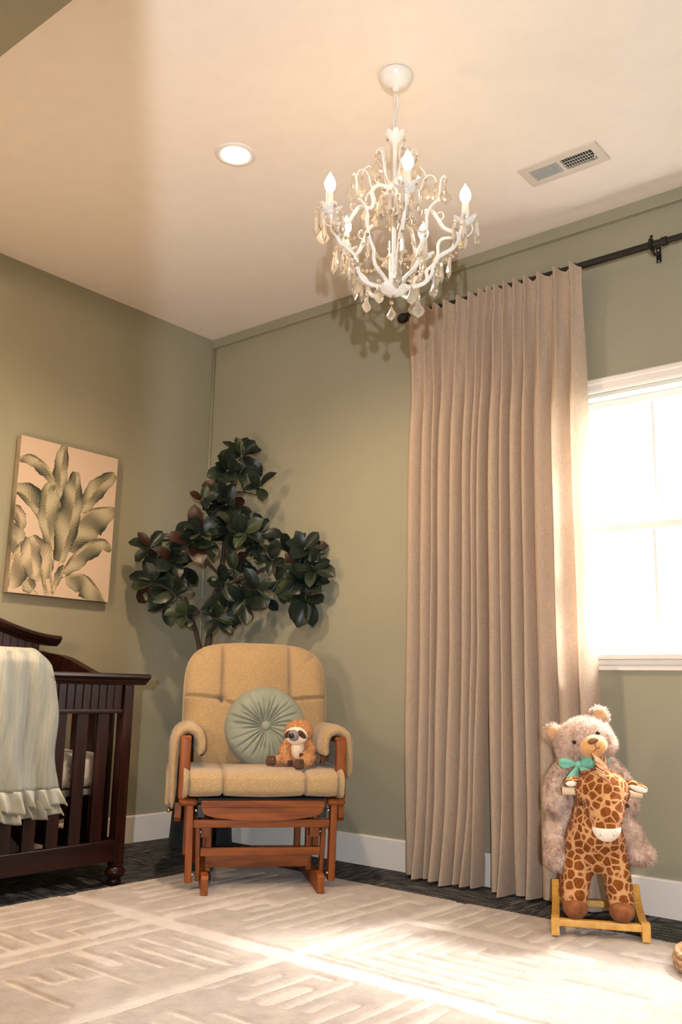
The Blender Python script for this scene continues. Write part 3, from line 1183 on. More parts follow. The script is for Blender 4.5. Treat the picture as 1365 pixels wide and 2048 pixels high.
def build_chair():
    root = thing('glider_chair', 'wooden glider chair with tan woven cushions in the corner', 'chair', CH_LOC, CH_ROT)
    S2 = (-1, 1)
    for s in S2:
        # sled foot
        bm = bmesh.new()
        prism(bm, [(-0.125, 0.0), (-0.125, 0.054), (-0.112, 0.066), (-0.05, 0.068), (0.05, 0.050), (0.5, 0.050), (0.5, 0.0)], 'X', s * 0.215 - 0.013, s * 0.215 + 0.013)
        finish('sled_foot', bm, WOOD_Y, root)
        bx('base_post', (s * 0.197, 0.10, 0.145), (0.022, 0.045, 0.20), WOOD_V, root, 0.003)
        bx('base_post', (s * 0.197, 0.42, 0.145), (0.022, 0.045, 0.20), WOOD_V, root, 0.003)
        bx('pivot_block', (s * 0.212, 0.055, 0.216), (0.040, 0.05, 0.05), WOOD_V, root, 0.004)
        bx('side_rail', (s * 0.197, 0.26, 0.235), (0.022, 0.36, 0.035), WOOD_Y, root, 0.003)
        bx('swing_arm', (s * 0.241, 0.03, 0.130), (0.017, 0.036, 0.215), WOOD_V, root, 0.003, Matrix.Rotation(s * 0.035, 3, 'Y'))
        bx('swing_arm', (s * 0.241, 0.40, 0.130), (0.017, 0.036, 0.215), WOOD_V, root, 0.003)
        bx('leg', (s * 0.276, 0.0, 0.172), (0.027, 0.045, 0.300), WOOD_V, root, 0.004, Matrix.Rotation(s * 0.02, 3, 'Y'))
        bx('leg', (s * 0.276, 0.42, 0.19), (0.027, 0.045, 0.28), WOOD_V, root, 0.004)
        bm = bmesh.new()
        box(bm, (s * 0.286, 0.20, 0.331), (0.072, 0.46, 0.028), 0.013, seg=4)
        finish('arm_rail', bm, WOOD_Y, root, smooth=40)
        bm = bmesh.new()
        prism(bm, [(0.06, 0.32), (0.06, 0.262), (0.075, 0.247), (0.15, 0.25), (0.20, 0.27), (0.42, 0.29), (0.42, 0.32)], 'X', s * 0.322 - 0.012, s * 0.322 + 0.012)
        finish('side_panel', bm, WOOD_Y, root)
        bx('arm_post', (s * 0.306, 0.015, 0.455), (0.042, 0.036, 0.235), WOOD_V, root, 0.010)
        bx('arm_post', (s * 0.306, 0.40, 0.455), (0.036, 0.036, 0.235), WOOD_V, root, 0.006)
        bx('arm_top', (s * 0.306, 0.21, 0.572), (0.042, 0.40, 0.020), WOOD_Y, root, 0.006)
        # screws
        for z, x, y in ((0.30, 0.255, -0.016), (0.215, 0.232, 0.022), (0.050, 0.258, -0.012)):
            bm = bmesh.new()
            lathe(bm, [(0.0, -0.006), (0.005, -0.005), (0.006, 0.0), (0.006, 0.01)], 10, (s * x, y, z), 'Y')
            finish('screw', bm, STEEL, root, smooth=True)
        # glide bracket under the seat
        bx('glide_bracket', (s * 0.235, 0.05, 0.295), (0.03, 0.10, 0.05), BLACKM, root, 0.003)
    bm = bmesh.new()
    lathe(bm, [(0.0, -0.030), (0.009, -0.029), (0.010, -0.018), (0.005, -0.016), (0.005, 0.0)], 12, (-0.334, 0.12, 0.285), 'X')
    o = finish('lock_knob', bm, BRASS, root, smooth=True)
    # cross pieces
    bx('front_rail', (0, -0.004, 0.250), (0.525, 0.022, 0.030), WOOD_H, root, 0.003)
    bx('cross_rail', (0, 0.012, 0.141), (0.462, 0.020, 0.033), WOOD_H, root, 0.003)
    bx('stretcher_board', (-0.005, 0.075, 0.087), (0.408, 0.018, 0.052), WOOD_H, root, 0.003)
    for x in (-0.195, 0.185):
        for z in (0.073, 0.101):
            bm = bmesh.new()
            lathe(bm, [(0.0, -0.002), (0.005, -0.0015), (0.005, 0.004)], 10, (x, 0.066, z), 'Y')
            finish('plug', bm, WOOD_H, root)
    bx('rear_stretcher', (0, 0.42, 0.195), (0.38, 0.02, 0.035), WOOD_H, root, 0.003)
    # apron with bowed lower edge, ledge on top
    pts = [(-0.235, 0.312), (0.235, 0.312), (0.228, 0.292), (0.215, 0.283)] + [(x * 0.215 / 8, 0.262 + 0.018 * (x / 8) ** 2) for x in range(7, -8, -1)] + [(-0.215, 0.283), (-0.228, 0.292)]
    bm = bmesh.new()
    prism(bm, pts, 'Y', -0.028, -0.010)
    finish('apron', bm, WOOD_H, root)
    bx('apron_ledge', (0, -0.020, 0.326), (0.478, 0.030, 0.028), WOOD_H, root, 0.004)
    bx('seat_deck', (0, 0.20, 0.335), (0.50, 0.42, 0.018), BLACKP, root)
    # back frame
    lean = math.atan2(0.14, 0.55)
    for x in (-0.22, -0.075, 0.075, 0.22):
        bx('back_slat', (x, 0.515, 0.64), (0.04, 0.016, 0.60), WOOD_V, root, 0.003, Matrix.Rotation(-lean, 3, 'X'))
    bx('back_rail', (0, 0.59, 0.915), (0.50, 0.02, 0.05), WOOD_H, root, 0.004)

    # ---- seat cushion: box cushion with two pinched seams and gathered ends
    def seat(u, v):
        a = 2 * PI * u
        X = (v * 2 - 1)
        ca, sa = math.cos(a), math.sin(a)
        e = 0.52
        yy = math.copysign(abs(ca) ** e, ca)
        zz = math.copysign(abs(sa) ** e, sa)
        xe = X * 0.306
        endf = (1 - abs(X) ** 14) ** 0.5 if abs(X) < 1 else 0.0
        endf = 0.78 + 0.22 * endf
        if abs(X) > 0.955:
            endf = 1.0 + 0.02 * math.sin(a * 11)
        elif abs(X) > 0.93:
            endf = 0.90
        pinch = 1 - 0.17 * math.exp(-((abs(xe) - 0.158) / 0.006) ** 2) - 0.03 * math.exp(-((abs(xe) - 0.158) / 0.035) ** 2)
        puff = 1 + 0.035 * math.cos(xe / 0.158 * PI)
        y = 0.175 + 0.245 * yy * (endf if endf < 1 else 1.0) * (0.99 + 0.01 * pinch)
        z = 0.401 + (0.056 * zz) * endf * pinch * puff
        if yy < -0.6:
            y += (1 - pinch) * 0.10
        return Vector((xe, y, z))
    bm = bmesh.new()
    vs = grid(bm, 48, 192, seat, closed_u=True)
    for j in (0, 191):
        bm.faces.new([vs[i][j] for i in range(48)])
    finish('seat_cushion', bm, UPH, root, smooth=60)
    for s in S2:
        bm = bmesh.new()
        ring = [seat(k / 32, 0.5 + s * 0.492) + Vector((s * 0.003, 0, 0)) for k in range(33)]
        tube(bm, ring, 0.006, 6, cap=False)
        finish('welt', bm, UPH, root, smooth=True)

    # ---- back cushion
    def frame(t):
        return Vector((0, 0.378 + 0.155 * t, 0.40 + 0.555 * t))
    nrm = Vector((0, -math.cos(lean), math.sin(lean)))
    hw = 0.315

    def outline(X, Zt):
        # X in -1..1, Zt in -1..1  -> rounded rectangle, broader at mid height, arched top
        n_ = 5.0
        r = (abs(X) ** n_ + abs(Zt) ** n_) ** (1 / n_)
        m_ = max(abs(X), abs(Zt))
        k = m_ / r if r > 1e-9 else 1
        x, z = X * k, Zt * k
        wz = hw * (1.0 - 0.07 * max(0, -z) ** 2 - 0.02 * max(0, z) ** 2)
        t = (z + 1) / 2
        t2 = t + (0.030 * (1 - x * x) if t > 0.5 else 0) * (t - 0.5) * 2
        return x * wz, t2

    def back(X, Zt, side):
        x, t = outline(X, Zt)
        p = frame(t)
        ex = max(0.0, 1 - abs(X) ** 6) ** 0.5
        ez = max(0.0, 1 - abs(Zt) ** 7) ** 0.5
        th = 0.058 * ex * ez
        zz = p.z
        if side > 0:
            d = 0.0
            zc = 0.712
            # vertical seams above the waist crease
            if zz > zc - 0.02:
                d += 0.026 * math.exp(-((abs(x) - 0.150) / 0.0055) ** 2) + 0.008 * math.exp(-((abs(x) - 0.150) / 0.022) ** 2)
            # crease: straight on the wings, sagging in the middle
            cz = zc - (0.045 * (1 - (x / 0.150) ** 2) if abs(x) < 0.150 else -0.012 * (abs(x) - 0.15) / 0.15)
            if abs(x) < 0.150:
                d += 0.020 * math.exp(-((zz - cz) / 0.007) ** 2)
            else:
                d += 0.022 * math.exp(-((zz - cz) / 0.007) ** 2)
            d += 0.022 * math.exp(-(((abs(x) - 0.150) / 0.016) ** 2 + ((zz - zc) / 0.016) ** 2))
            th += 0.012 * ex * ez * math.cos(x / 0.150 * PI) * (1 if zz > zc else 0.4)
            th -= d * ex * ez
        return p + nrm * th * side + Vector((x, 0, 0))
    bm = bmesh.new()
    N1, N2 = 150, 130
    fr_ = [[bm.verts.new(back(i / (N1 - 1) * 2 - 1, j / (N2 - 1) * 2 - 1, 1)) for j in range(N2)] for i in range(N1)]
    bk_ = [[bm.verts.new(back(i / (N1 - 1) * 2 - 1, j / (N2 - 1) * 2 - 1, -1)) for j in range(N2)] for i in range(N1)]
    for i in range(N1 - 1):
        for j in range(N2 - 1):
            bm.faces.new((fr_[i][j], fr_[i + 1][j], fr_[i + 1][j + 1], fr_[i][j + 1]))
            bm.faces.new((bk_[i][j], bk_[i][j + 1], bk_[i + 1][j + 1], bk_[i + 1][j]))
    bmesh.ops.remove_doubles(bm, verts=bm.verts[:], dist=0.0004)
    finish('back_cushion', bm, UPH, root, smooth=True)
    edge = [(i / 40 * 2 - 1, 1) for i in range(41)] + [(1, 1 - i / 40 * 2) for i in range(1, 41)] + [(1 - i / 40 * 2, -1) for i in range(1, 41)] + [(-1, -1 + i / 40 * 2) for i in range(1, 41)]
    bm = bmesh.new()
    tube(bm, [back(a * 1.0, b_ * 1.0, 1) for a, b_ in edge], 0.006, 6, cap=False)
    finish('welt', bm, UPH, root, smooth=True)

    # ---- arm pads: thick padded bands folded over the arms, outer flap with pocket
    for s in S2:
        low = 0.300 if s < 0 else 0.420
        path = catmull([(s * 0.252, 0, 0.505), (s * 0.249, 0, 0.555), (s * 0.262, 0, 0.592), (s * 0.296, 0, 0.606), (s * 0.328, 0, 0.592), (s * 0.343, 0, 0.555), (s * 0.348, 0, 0.48), (s * 0.345, 0, low)], 6)
        fr = ring_frames(path)
        bm = bmesh.new()
        rings = []
        K = 28
        nseg = len(path)
        for i, (p, t, n_, b_) in enumerate(fr):
            tt = i / (nseg - 1)
            nv = Vector((0, 1, 0)).cross(t).normalized()
            cap_ = min(1.0, math.sqrt(max(0.02, 1 - (1 - min(tt, 1 - tt) * 14) ** 2)) if min(tt, 1 - tt) < 1 / 14 else 1.0)
            thk = (0.023 if tt < 0.75 else 0.023 - 0.008 * (tt - 0.75) * 4) * cap_ * (1 + 0.05 * math.sin(i * 2.6))
            ring = []
            for j in range(K):
                a = 2 * PI * j / K
                ca, sa = math.cos(a), math.sin(a)
                yy = math.copysign(abs(ca) ** 0.35, ca) * 0.205
                nn = math.copysign(abs(sa) ** 0.7, sa) * thk
                ring.append(bm.verts.new(p + Vector((0, 0.235 + yy, 0)) + nv * nn))
            rings.append(ring)
        for i in range(nseg - 1):
            for j in range(K):
                bm.faces.new((rings[i][j], rings[i][(j + 1) % K], rings[i + 1][(j + 1) % K], rings[i + 1][j]))
        bm.faces.new(rings[0][::-1])
        bm.faces.new(rings[-1])
        ap = finish('arm_pad', bm, UPH, root, smooth=True)
        bm = bmesh.new()
        box(bm, (s * 0.364, 0.24, low + 0.075), (0.020, 0.30, 0.14), 0.009, seg=3)
        finish('pocket', bm, UPH, ap, smooth=50)
    for o in root.children_recursive:
        for v in o.data.vertices:
            v.co.z = zfit(v.co.z)
    return root


build_chair()
CHM = Matrix.Translation(Vector(CH_LOC)) @ Matrix.Rotation(CH_ROT, 4, 'Z')


def on_chair(p):
    return CHM @ Vector(p)


# ---- round pleated cushion
def build_round():
    c = on_chair((0.026, 0.262, zfit(0.606)))
    root = thing('round_cushion', 'round pleated sage velvet cushion leaning on the chair back', 'cushion', c, CH_ROT)
    lean = math.radians(15)
    R_ = Matrix.Rotation(-lean, 3, 'X')
    rad = 0.172
    NA, NR = 260, 26
    pl_ = [rng.uniform(0, 2 * PI) for _ in range(0)]
    ang = []
    a = 0
    while a < 2 * PI - 0.12:
        ang.append(a)
        a += rng.uniform(0.15, 0.27)
    ang = np.array(ang)
    dep = rng.uniform(0.5, 1.2, len(ang))
    ext = rng.uniform(0.55, 1.0, len(ang))

    def surf(side):
        def fn(u, v):
            th = 2 * PI * u
            r = v
            th2 = th + 0.12 * r
            dd = np.abs((th2 - ang + PI) % (2 * PI) - PI)
            wv = np.exp(-(dd * (0.15 + r) / 0.022) ** 2) * dep * np.clip((ext * 1.05 - r) / 0.15, 0.12, 1)
            crease = float(wv.max())
            t = 0.060 * (max(0, 1 - r ** 3.6)) ** 0.55
            t *= (0.48 + 0.52 * min(1, (r / 0.42)) ** 0.9)
            t -= 0.0135 * crease * min(1, r * 4) * (1 - r ** 10)
            rr = rad * r * (1 - 0.012 * crease)
            return R_ @ Vector((rr * math.cos(th), -side * t, rr * math.sin(th)))
        return fn
    bm = bmesh.new()
    for side in (1, -1):
        grid(bm, NA, NR, surf(side), closed_u=True)
    bmesh.ops.remove_doubles(bm, verts=bm.verts[:], dist=0.0003)
    finish('cover', bm, SAGEV, root, smooth=True)
    bm = bmesh.new()
    lathe(bm, [(0.0, -0.045), (0.012, -0.044), (0.019, -0.038), (0.020, -0.028), (0.014, -0.022)], 20, (0, 0, 0), 'Y')
    for v in bm.verts:
        v.co = R_ @ v.co
    finish('button', bm, SAGEV, root, smooth=True)


build_round()

# ---- plush sloth
def fur_mat(name, c1, c2, c3, scale=60):
    m = mat(name, c1, 0.9, sheen=0.15, spec=0.1)
    f = noise_tex(m, tex_coord(m), scale, 4, 0.7)
    base(m, ramp(m, f, [(0.34, c1), (0.5, c2), (0.66, c3)]))
    return m


def let_through(m, amount):
    """light scatters through fur and thin plush"""
    n, l, b = nt(m)
    tr = n.new('ShaderNodeBsdfTranslucent')
    src = b.inputs['Base Color'].links[0].from_socket
    l.new(src, tr.inputs['Color'])
    mx = n.new('ShaderNodeMixShader')
    mx.inputs[0].default_value = amount
    l.new(b.outputs[0], mx.inputs[1])
    l.new(tr.outputs[0], mx.inputs[2])
    l.new(mx.outputs[0], n['Material Output'].inputs['Surface'])
    return m


def build_sloth():
    base_p = on_chair((0.148, 0.148, zfit(0.460)))
    root = thing('plush_sloth', 'small plush sloth with tan fur sitting on the chair seat', 'plush toy', base_p, CH_ROT)
    F = fur_mat('sloth_fur', (0.32, 0.13, 0.045), (0.46, 0.215, 0.085), (0.58, 0.33, 0.155), 110)
    CR = noisy('cream_plush', (0.70, 0.55, 0.40), (0.78, 0.64, 0.50), 80, 0.95)
    BR = noisy('brown_felt', (0.055, 0.022, 0.012), (0.09, 0.035, 0.018), 60, 0.9)
    GR = mat('grey_felt', (0.22, 0.19, 0.19), 0.9)
    BK = mat('black_plastic', (0.008, 0.008, 0.008), 0.25)
    # body (seat at z=0)
    bm = bmesh.new()
    ellipsoid(bm, (0, 0, 0.050), (0.046, 0.042, 0.056))
    ellipsoid(bm, (0.002, 0.004, 0.085), (0.036, 0.034, 0.035))
    ellipsoid(bm, (0.006, 0.0, 0.130), (0.060, 0.052, 0.054))
    limb(bm, [(-0.036, -0.008, 0.095), (-0.056, -0.020, 0.055), (-0.040, -0.040, 0.016)], [0.019, 0.019, 0.015])
    limb(bm, [(0.044, -0.010, 0.095), (0.058, -0.026, 0.062), (0.020, -0.058, 0.040)], [0.019, 0.019, 0.015])
    limb(bm, [(-0.030, -0.010, 0.024), (-0.070, -0.030, 0.022), (-0.108, -0.055, 0.020)], [0.026, 0.020, 0.018])
    limb(bm, [(0.034, -0.020, 0.026), (0.040, -0.075, 0.030), (0.000, -0.125, 0.016)], [0.030, 0.026, 0.020])
    body = blob('body', bm, F, root, 0.005, 5)
    fur('fur', body, F, root, 9000, 0.006, 0.0009, 0.5, 0.3)
    # face: a shallow cream mask, turned up and to the viewer's left
    hd = Vector((0.006, 0.0, 0.130))
    Rf = Matrix.Rotation(math.radians(-18), 3, 'Z') @ Matrix.Rotation(math.radians(12), 3, 'X')

    def cap(name, dirv, cr, depth, m, parent=root, off=0.0, rz=0.0, seg=16):
        d = (Rf @ Vector(dirv)).normalized()
        hp = Vector((0.060 * d.x, 0.052 * d.y, 0.054 * d.z)) + hd + d * off
        q = d.to_track_quat('Z', 'Y').to_matrix() @ Matrix.Rotation(rz, 3, 'Z')
        b2 = bmesh.new()
        ellipsoid(b2, hp, (cr[0], cr[1], depth), q, seg, 8)
        return finish(name, b2, m, parent, smooth=True)
    cap('face', (0.0, -1, -0.02), (0.048, 0.038, 0.016), 0.016, CR)
    cap('eye_patch', (0.40, -1, 0.12), (0.013, 0.023, 0.006), 0.006, BR, off=0.0145, rz=0.9)
    cap('eye_patch', (-0.50, -1, 0.10), (0.013, 0.022, 0.006), 0.006, BR, off=0.0135, rz=-0.9)
    cap('eye', (0.34, -1, 0.17), (0.0045, 0.0045, 0.004), 0.004, BK, off=0.0195)
    cap('eye', (-0.44, -1, 0.15), (0.0045, 0.0045, 0.004), 0.004, BK, off=0.0185)
    cap('snout', (-0.10, -1, 0.06), (0.024, 0.024, 0.020), 0.020, GR, off=0.010)
    cap('nose', (-0.16, -1, 0.08), (0.012, 0.011, 0.008), 0.008, BK, off=0.029)
    bm = bmesh.new()
    ellipsoid(bm, (0.0, -0.020, 0.062), (0.030, 0.030, 0.045))
    finish('belly', bm, CR, root, smooth=True)
    # three-toed claws
    for nm, c, dv in (('paw', (-0.112, -0.062, 0.020), (-0.1, -1, 0.7)), ('paw', (-0.008, -0.138, 0.014), (-0.2, -1, 0.25)), ('paw', (-0.034, -0.048, 0.012), (0.2, -1, -0.2)), ('paw', (0.012, -0.066, 0.040), (-0.8, -0.7, -0.1))):
        big = 1.0 if nm and c[2] < 0.03 and c[1] < -0.055 else 0.6
        d = Vector(dv).normalized()
        sx = d.cross(Vector((0, 0, 1))).normalized()
        up = sx.cross(d)
        bm = bmesh.new()
        for k in (-1, 0, 1):
            a = Vector(c) + sx * k * 0.010 * big
            b2 = a + (up * 0.020 + d * 0.006) * big + sx * k * 0.004
            limb(bm, [a - up * 0.010 * big, a, a + (up * 0.012 + d * 0.005) * big], [0.010 * big, 0.011 * big, 0.008 * big], 10)
        finish(nm, bm, BR, root, smooth=True)


build_sloth()

# ================================================================== MAGNOLIA
def build_tree():
    pc = Vector((0.315, -0.215, 0))
    root = thing('potted_magnolia', 'tall artificial magnolia tree with glossy leaves in black planter behind the chair', 'plant', pc)
    bm = bmesh.new()
    lathe(bm, [(0.150, 0.0), (0.153, 0.006), (0.128, 0.40), (0.132, 0.41), (0.132, 0.43), (0.118, 0.43), (0.115, 0.38), (0.0, 0.38)], 32)
    finish('planter', bm, BLACKP, root, smooth=40)
    n = Vector((0.741, -0.672, 0)).normalized()

    def at(px, py, toward=0.0):
        d = ray_dir(px, py)
        C = Vector(CAM_C)
        t = ((pc + n * toward) - C).dot(n) / d.dot(n)
        p = C + d * t
        for _ in range(60):
            if p.y > -0.075 or p.x < 0.06:
                t -= 0.02
                p = C + d * t
            else:
                break
        return p - pc
    bark = noisy('dark_bark', (0.022, 0.014, 0.010), (0.055, 0.034, 0.024), 70, 0.8, bs=0.6, bdist=0.004)
    skel = {
        'a': [((412, 1330), 0.0), ((417, 1285), 0.0), ((424, 1215), 0.02), ((440, 1155), 0.03), ((448, 1100), 0.03), ((452, 1040), 0.02), ((466, 985), 0.02), ((478, 935), 0.03)],
        'b': [((401, 1330), 0.0), ((394, 1275), 0.02), ((378, 1220), 0.06), ((362, 1165), 0.10), ((350, 1125), 0.12), ((335, 1105), 0.14)],
        'c': [((426, 1208), 0.02), ((450, 1172), 0.05), ((500, 1150), 0.10), ((545, 1130), 0.15), ((590, 1112), 0.2)],
        'd': [((440, 1150), 0.03), ((412, 1120), 0.08), ((390, 1085), 0.10)],
        'e': [((545, 1132), 0.15), ((520, 1090), 0.12), ((505, 1070), 0.12)],
        'f': [((452, 1040), 0.02), ((425, 1020), 0.04), ((400, 1003), 0.06)],
        'g': [((466, 985), 0.02), ((490, 985), 0.06), ((512, 990), 0.08)],
        'h': [((450, 1172), 0.05), ((480, 1185), 0.08), ((520, 1168), 0.12)],
        'i': [((378, 1220), 0.06), ((345, 1185), 0.12), ((322, 1170), 0.15)],
        'j': [((590, 1112), 0.2), ((605, 1150), 0.22), ((612, 1175), 0.22)],
    }
    rad = {'a': (0.020, 0.006), 'b': (0.013, 0.005), 'c': (0.012, 0.006), 'd': (0.008, 0.004), 'e': (0.008, 0.004), 'f': (0.006, 0.003), 'g': (0.006, 0.003), 'h': (0.006, 0.003), 'i': (0.006, 0.003), 'j': (0.007, 0.003)}
    nodes = []
    for k, pts in skel.items():
        P = [at(p[0], p[1], d) for p, d in pts]
        if k in 'ab':
            P = [Vector((0.02 if k == 'a' else -0.02, 0, 0.37))] + P
        cu = catmull(P, 5)
        for p in cu[4:]:
            nodes.append(p)
        bm = bmesh.new()
        r0, r1 = rad[k]
        tube(bm, cu, [r0 + (r1 - r0) * i / (len(cu) - 1) for i in range(len(cu))], 8)
        finish('trunk' if k in 'ab' else 'branch', bm, bark, root, smooth=True)

    def leaf_mat(name, top, top2, under):
        m = mat(name, top, 0.36, spec=0.28)
        nn, l, b = nt(m)
        f = noise_tex(m, tex_coord(m), 18, 3)
        ct = ramp(m, f, [(0.35, top), (0.68, top2)])
        g = nn.new('ShaderNodeNewGeometry')
        base(m, mixc(m, g.outputs['Backfacing'], ct, under))
        return m
    LM = [leaf_mat('magnolia_leaf_dark', (0.004, 0.0085, 0.007), (0.009, 0.016, 0.011), (0.040, 0.026, 0.016)),
          leaf_mat('magnolia_leaf', (0.006, 0.011, 0.008), (0.015, 0.025, 0.014), (0.040, 0.032, 0.02)),
          leaf_mat('magnolia_leaf_olive', (0.018, 0.027, 0.015), (0.040, 0.052, 0.026), (0.06, 0.045, 0.025)),
          leaf_mat('magnolia_leaf_brown', (0.016, 0.0065, 0.004), (0.030, 0.011, 0.006), (0.024, 0.009, 0.005))]

    def leaf_mesh(L, W, curl, fold, m, wav):
        me_bm = bmesh.new()
        nu = 7
        rows = []
        for i in range(nu):
            t = i / (nu - 1)
            wd = W * (math.sin(PI * (t * 0.88 + 0.05) ** 1.15)) ** 0.62 if 0 < t < 1 else W * (0.10 if t == 0 else 0.06)
            z = -curl * t * t * L
            x = L * t * (1 - 0.15 * curl * t)
            row = []
            for s in (-1, -0.5, 0, 0.5, 1):
                row.append(me_bm.verts.new((x, s * wd / 2, z + fold * abs(s) * wd / 2 + wav * math.sin(t * 9 + s * 2) * wd)))
            rows.append(row)
        for i in range(nu - 1):
            for j in range(4):
                me_bm.faces.new((rows[i][j], rows[i + 1][j], rows[i + 1][j + 1], rows[i][j + 1]))
        me = D.meshes.new('leaf')
        me_bm.to_mesh(me)
        me_bm.free()
        me.polygons.foreach_set('use_smooth', [True] * len(me.polygons))
        me.materials.append(m)
        return me
    rr = random.Random(11)
    kinds = []
    for k in range(22):
        mi = 0 if k < 10 else 1 if k < 17 else 2 if k < 21 else 3
        kinds.append((mi, leaf_mesh(0.116, 0.066, rr.uniform(-0.1, 0.45), rr.uniform(0.1, 0.55), LM[mi], rr.uniform(0, 0.08))))
    clusters = [((484, 912), 9, 1.15), ((455, 942), 7, 1.0), ((444, 972), 6, .9), ((480, 950), 5, .9), ((520, 976), 4, .9), ((405, 1000), 4, .8), ((425, 1008), 4, .85), ((448, 1010), 6, 1.0),
                ((470, 1022), 6, 1.0), ((432, 1045), 6, 1.0), ((462, 1058), 8, 1.1), ((398, 1065), 7, 1.1), ((385, 1085), 7, 1.1), ((418, 1080), 5, 1.0), ((350, 1078), 4, .9), ((490, 1066), 6, .95), ((522, 1068), 5, 1.0), ((506, 1090), 6, .9),
                ((318, 1108), 7, 1.05), ((300, 1095), 4, 1.0), ((345, 1120), 6, 1.0), ((362, 1135), 6, 1.0), ((308, 1165), 8, 1.1), ((330, 1150), 5, 1.0), ((345, 1185), 6, 1.0), ((332, 1205), 4, 1.0), ((372, 1228), 5, .9), ((400, 1222), 4, .9),
                ((432, 1238), 4, .95), ((470, 1140), 6, 1.0), ((450, 1165), 4, .9), ((486, 1168), 4, .9), ((490, 1200), 5, 1.0), ((515, 1178), 6, .95), ((528, 1195), 3, .9), ((545, 1120), 5, .9), ((582, 1108), 6, 1.0), ((610, 1098), 7, 1.1),
                ((605, 1140), 6, 1.0), ((628, 1135), 5, 1.0), ((590, 1160), 6, 1.0), ((615, 1165), 7, 1.1), ((612, 1195), 6, 1.15), ((555, 1162), 4, .95), ((455, 1215), 4, .9)]
    twb = bmesh.new()
    nl = 0
    up = Vector((0, 0, 1))
    right = n.cross(up) * -1
    for (px, py), cnt, sc in clusters:
        # depth follows the nearest branch, so that the crown is as deep as it is wide
        tw = rr.uniform(-0.02, 0.20)
        c = at(px, py, tw)
        near = min(nodes, key=lambda q: (q - c).length)
        if (near - c).length > 0.01:
            mid = (near + c) / 2 + Vector((0, 0, -0.01))
            tube(twb, catmull([near, mid, c], 4), [0.004] * 8 + [0.0025], 5)
        out = (c - near)
        out = out.normalized() if out.length > 0.02 else up
        a0 = rr.uniform(0, 6.28)
        for k in range(cnt):
            mi, me = rr.choice(kinds)
            a = a0 + k * 2.399
            # rosette spread around the twig direction, facing the room
            d = (right * math.cos(a) + up * math.sin(a)) * 0.95 + n * rr.uniform(-0.05, 0.75) + out * 0.45 + up * rr.uniform(-0.1, 0.25)
            d.normalize()
            nz = (n * 1.15 + up * 0.45 + Vector((rr.uniform(-.5, .5), rr.uniform(-.5, .5), rr.uniform(-.3, .5))))
            nz = (nz - d * nz.dot(d)).normalized()
            yv = nz.cross(d)
            s = sc * rr.uniform(0.72, 1.10)
            p0 = c + d * 0.006
            tip = pc + p0 + d * (0.118 * s)
            # keep leaf tips off the walls
            if tip.y > -0.03:
                d = Vector((d.x, min(d.y, 0) - 0.15, d.z)).normalized()
            if tip.x < 0.03:
                d = Vector((max(d.x, 0) + 0.15, d.y, d.z)).normalized()
            nz = (nz - d * nz.dot(d)).normalized()
            yv = nz.cross(d)
            M = Matrix((d, yv, nz)).transposed().to_4x4() @ Matrix.Diagonal((s, s * rr.uniform(.9, 1.15), s, 1))
            M.translation = p0
            lo = link('leaf', me, root)
            lo.matrix_local = M
            nl += 1
    finish('twigs', twb, bark, root, smooth=True)['kind'] = 'stuff'
    return nl


build_tree()

# ================================================================== CURTAINS
ROD_Y, ROD_Z = -0.09, 2.494


def build_rod():
    root = thing('curtain_rod', 'black metal curtain rod with ball finial above the window', 'curtain rod', (2.5, 0, ROD_Z))
    O = Vector(root.location)

    def P(nm, fn, m=BLACKM, sm=50, parent=root):
        bm = bmesh.new()
        fn(bm)
        bmesh.ops.translate(bm, verts=bm.verts[:], vec=-O)
        return finish(nm, bm, m, parent, smooth=sm)
    P('inner_rod', lambda bm: tube(bm, [(1.445, ROD_Y, ROD_Z), (2.66, ROD_Y, ROD_Z)], 0.0145, 16))
    P('outer_rod', lambda bm: tube(bm, [(2.655, ROD_Y, ROD_Z), (4.1, ROD_Y, ROD_Z)], 0.0125, 16))
    P('collar', lambda bm: lathe(bm, [(0.015, -0.012), (0.018, -0.010), (0.018, 0.010), (0.015, 0.012)], 18, (2.655, ROD_Y, ROD_Z), 'X'))
    P('finial', lambda bm: lathe(bm, [(0.0, -0.036), (0.010, -0.034), (0.020, -0.026), (0.025, -0.012), (0.024, 0.004), (0.018, 0.014), (0.014, 0.018), (0.021, 0.021), (0.021, 0.026), (0.015, 0.030), (0.015, 0.05)], 20, (1.418, ROD_Y, ROD_Z), 'X'))
    for x in (1.515, 2.605):
        def br(bm):
            box(bm, (x - 0.005, -0.003, ROD_Z - 0.005), (0.020, 0.006, 0.066), 0.002)
            tube(bm, catmull([(x - 0.005, -0.004, ROD_Z - 0.004), (x - 0.004, -0.05, ROD_Z - 0.022), (x, ROD_Y, ROD_Z - 0.020)], 5), 0.006, 8)
            tube(bm, [(x, ROD_Y + 0.021 * math.cos(a), ROD_Z + 0.021 * math.sin(a)) for a in [i * PI / 10 for i in range(21)]], 0.006, 8, cap=False, squash=1.4)
            tube(bm, [(x, ROD_Y, ROD_Z + 0.020), (x, ROD_Y, ROD_Z + 0.036)], 0.003, 8)
            box(bm, (x, ROD_Y, ROD_Z + 0.037), (0.010, 0.010, 0.005), 0.001)
        b = P('bracket', br)
        for z in (0.018, -0.028):
            def sc(bm):
                lathe(bm, [(0.0, -0.002), (0.0035, -0.0015), (0.004, 0.0)], 10, (x - 0.005, -0.006, ROD_Z - 0.005 + z), 'Y')
            P('screw', sc, STEEL, True, b)
    return root, P


ROD, ROD_P = build_rod()


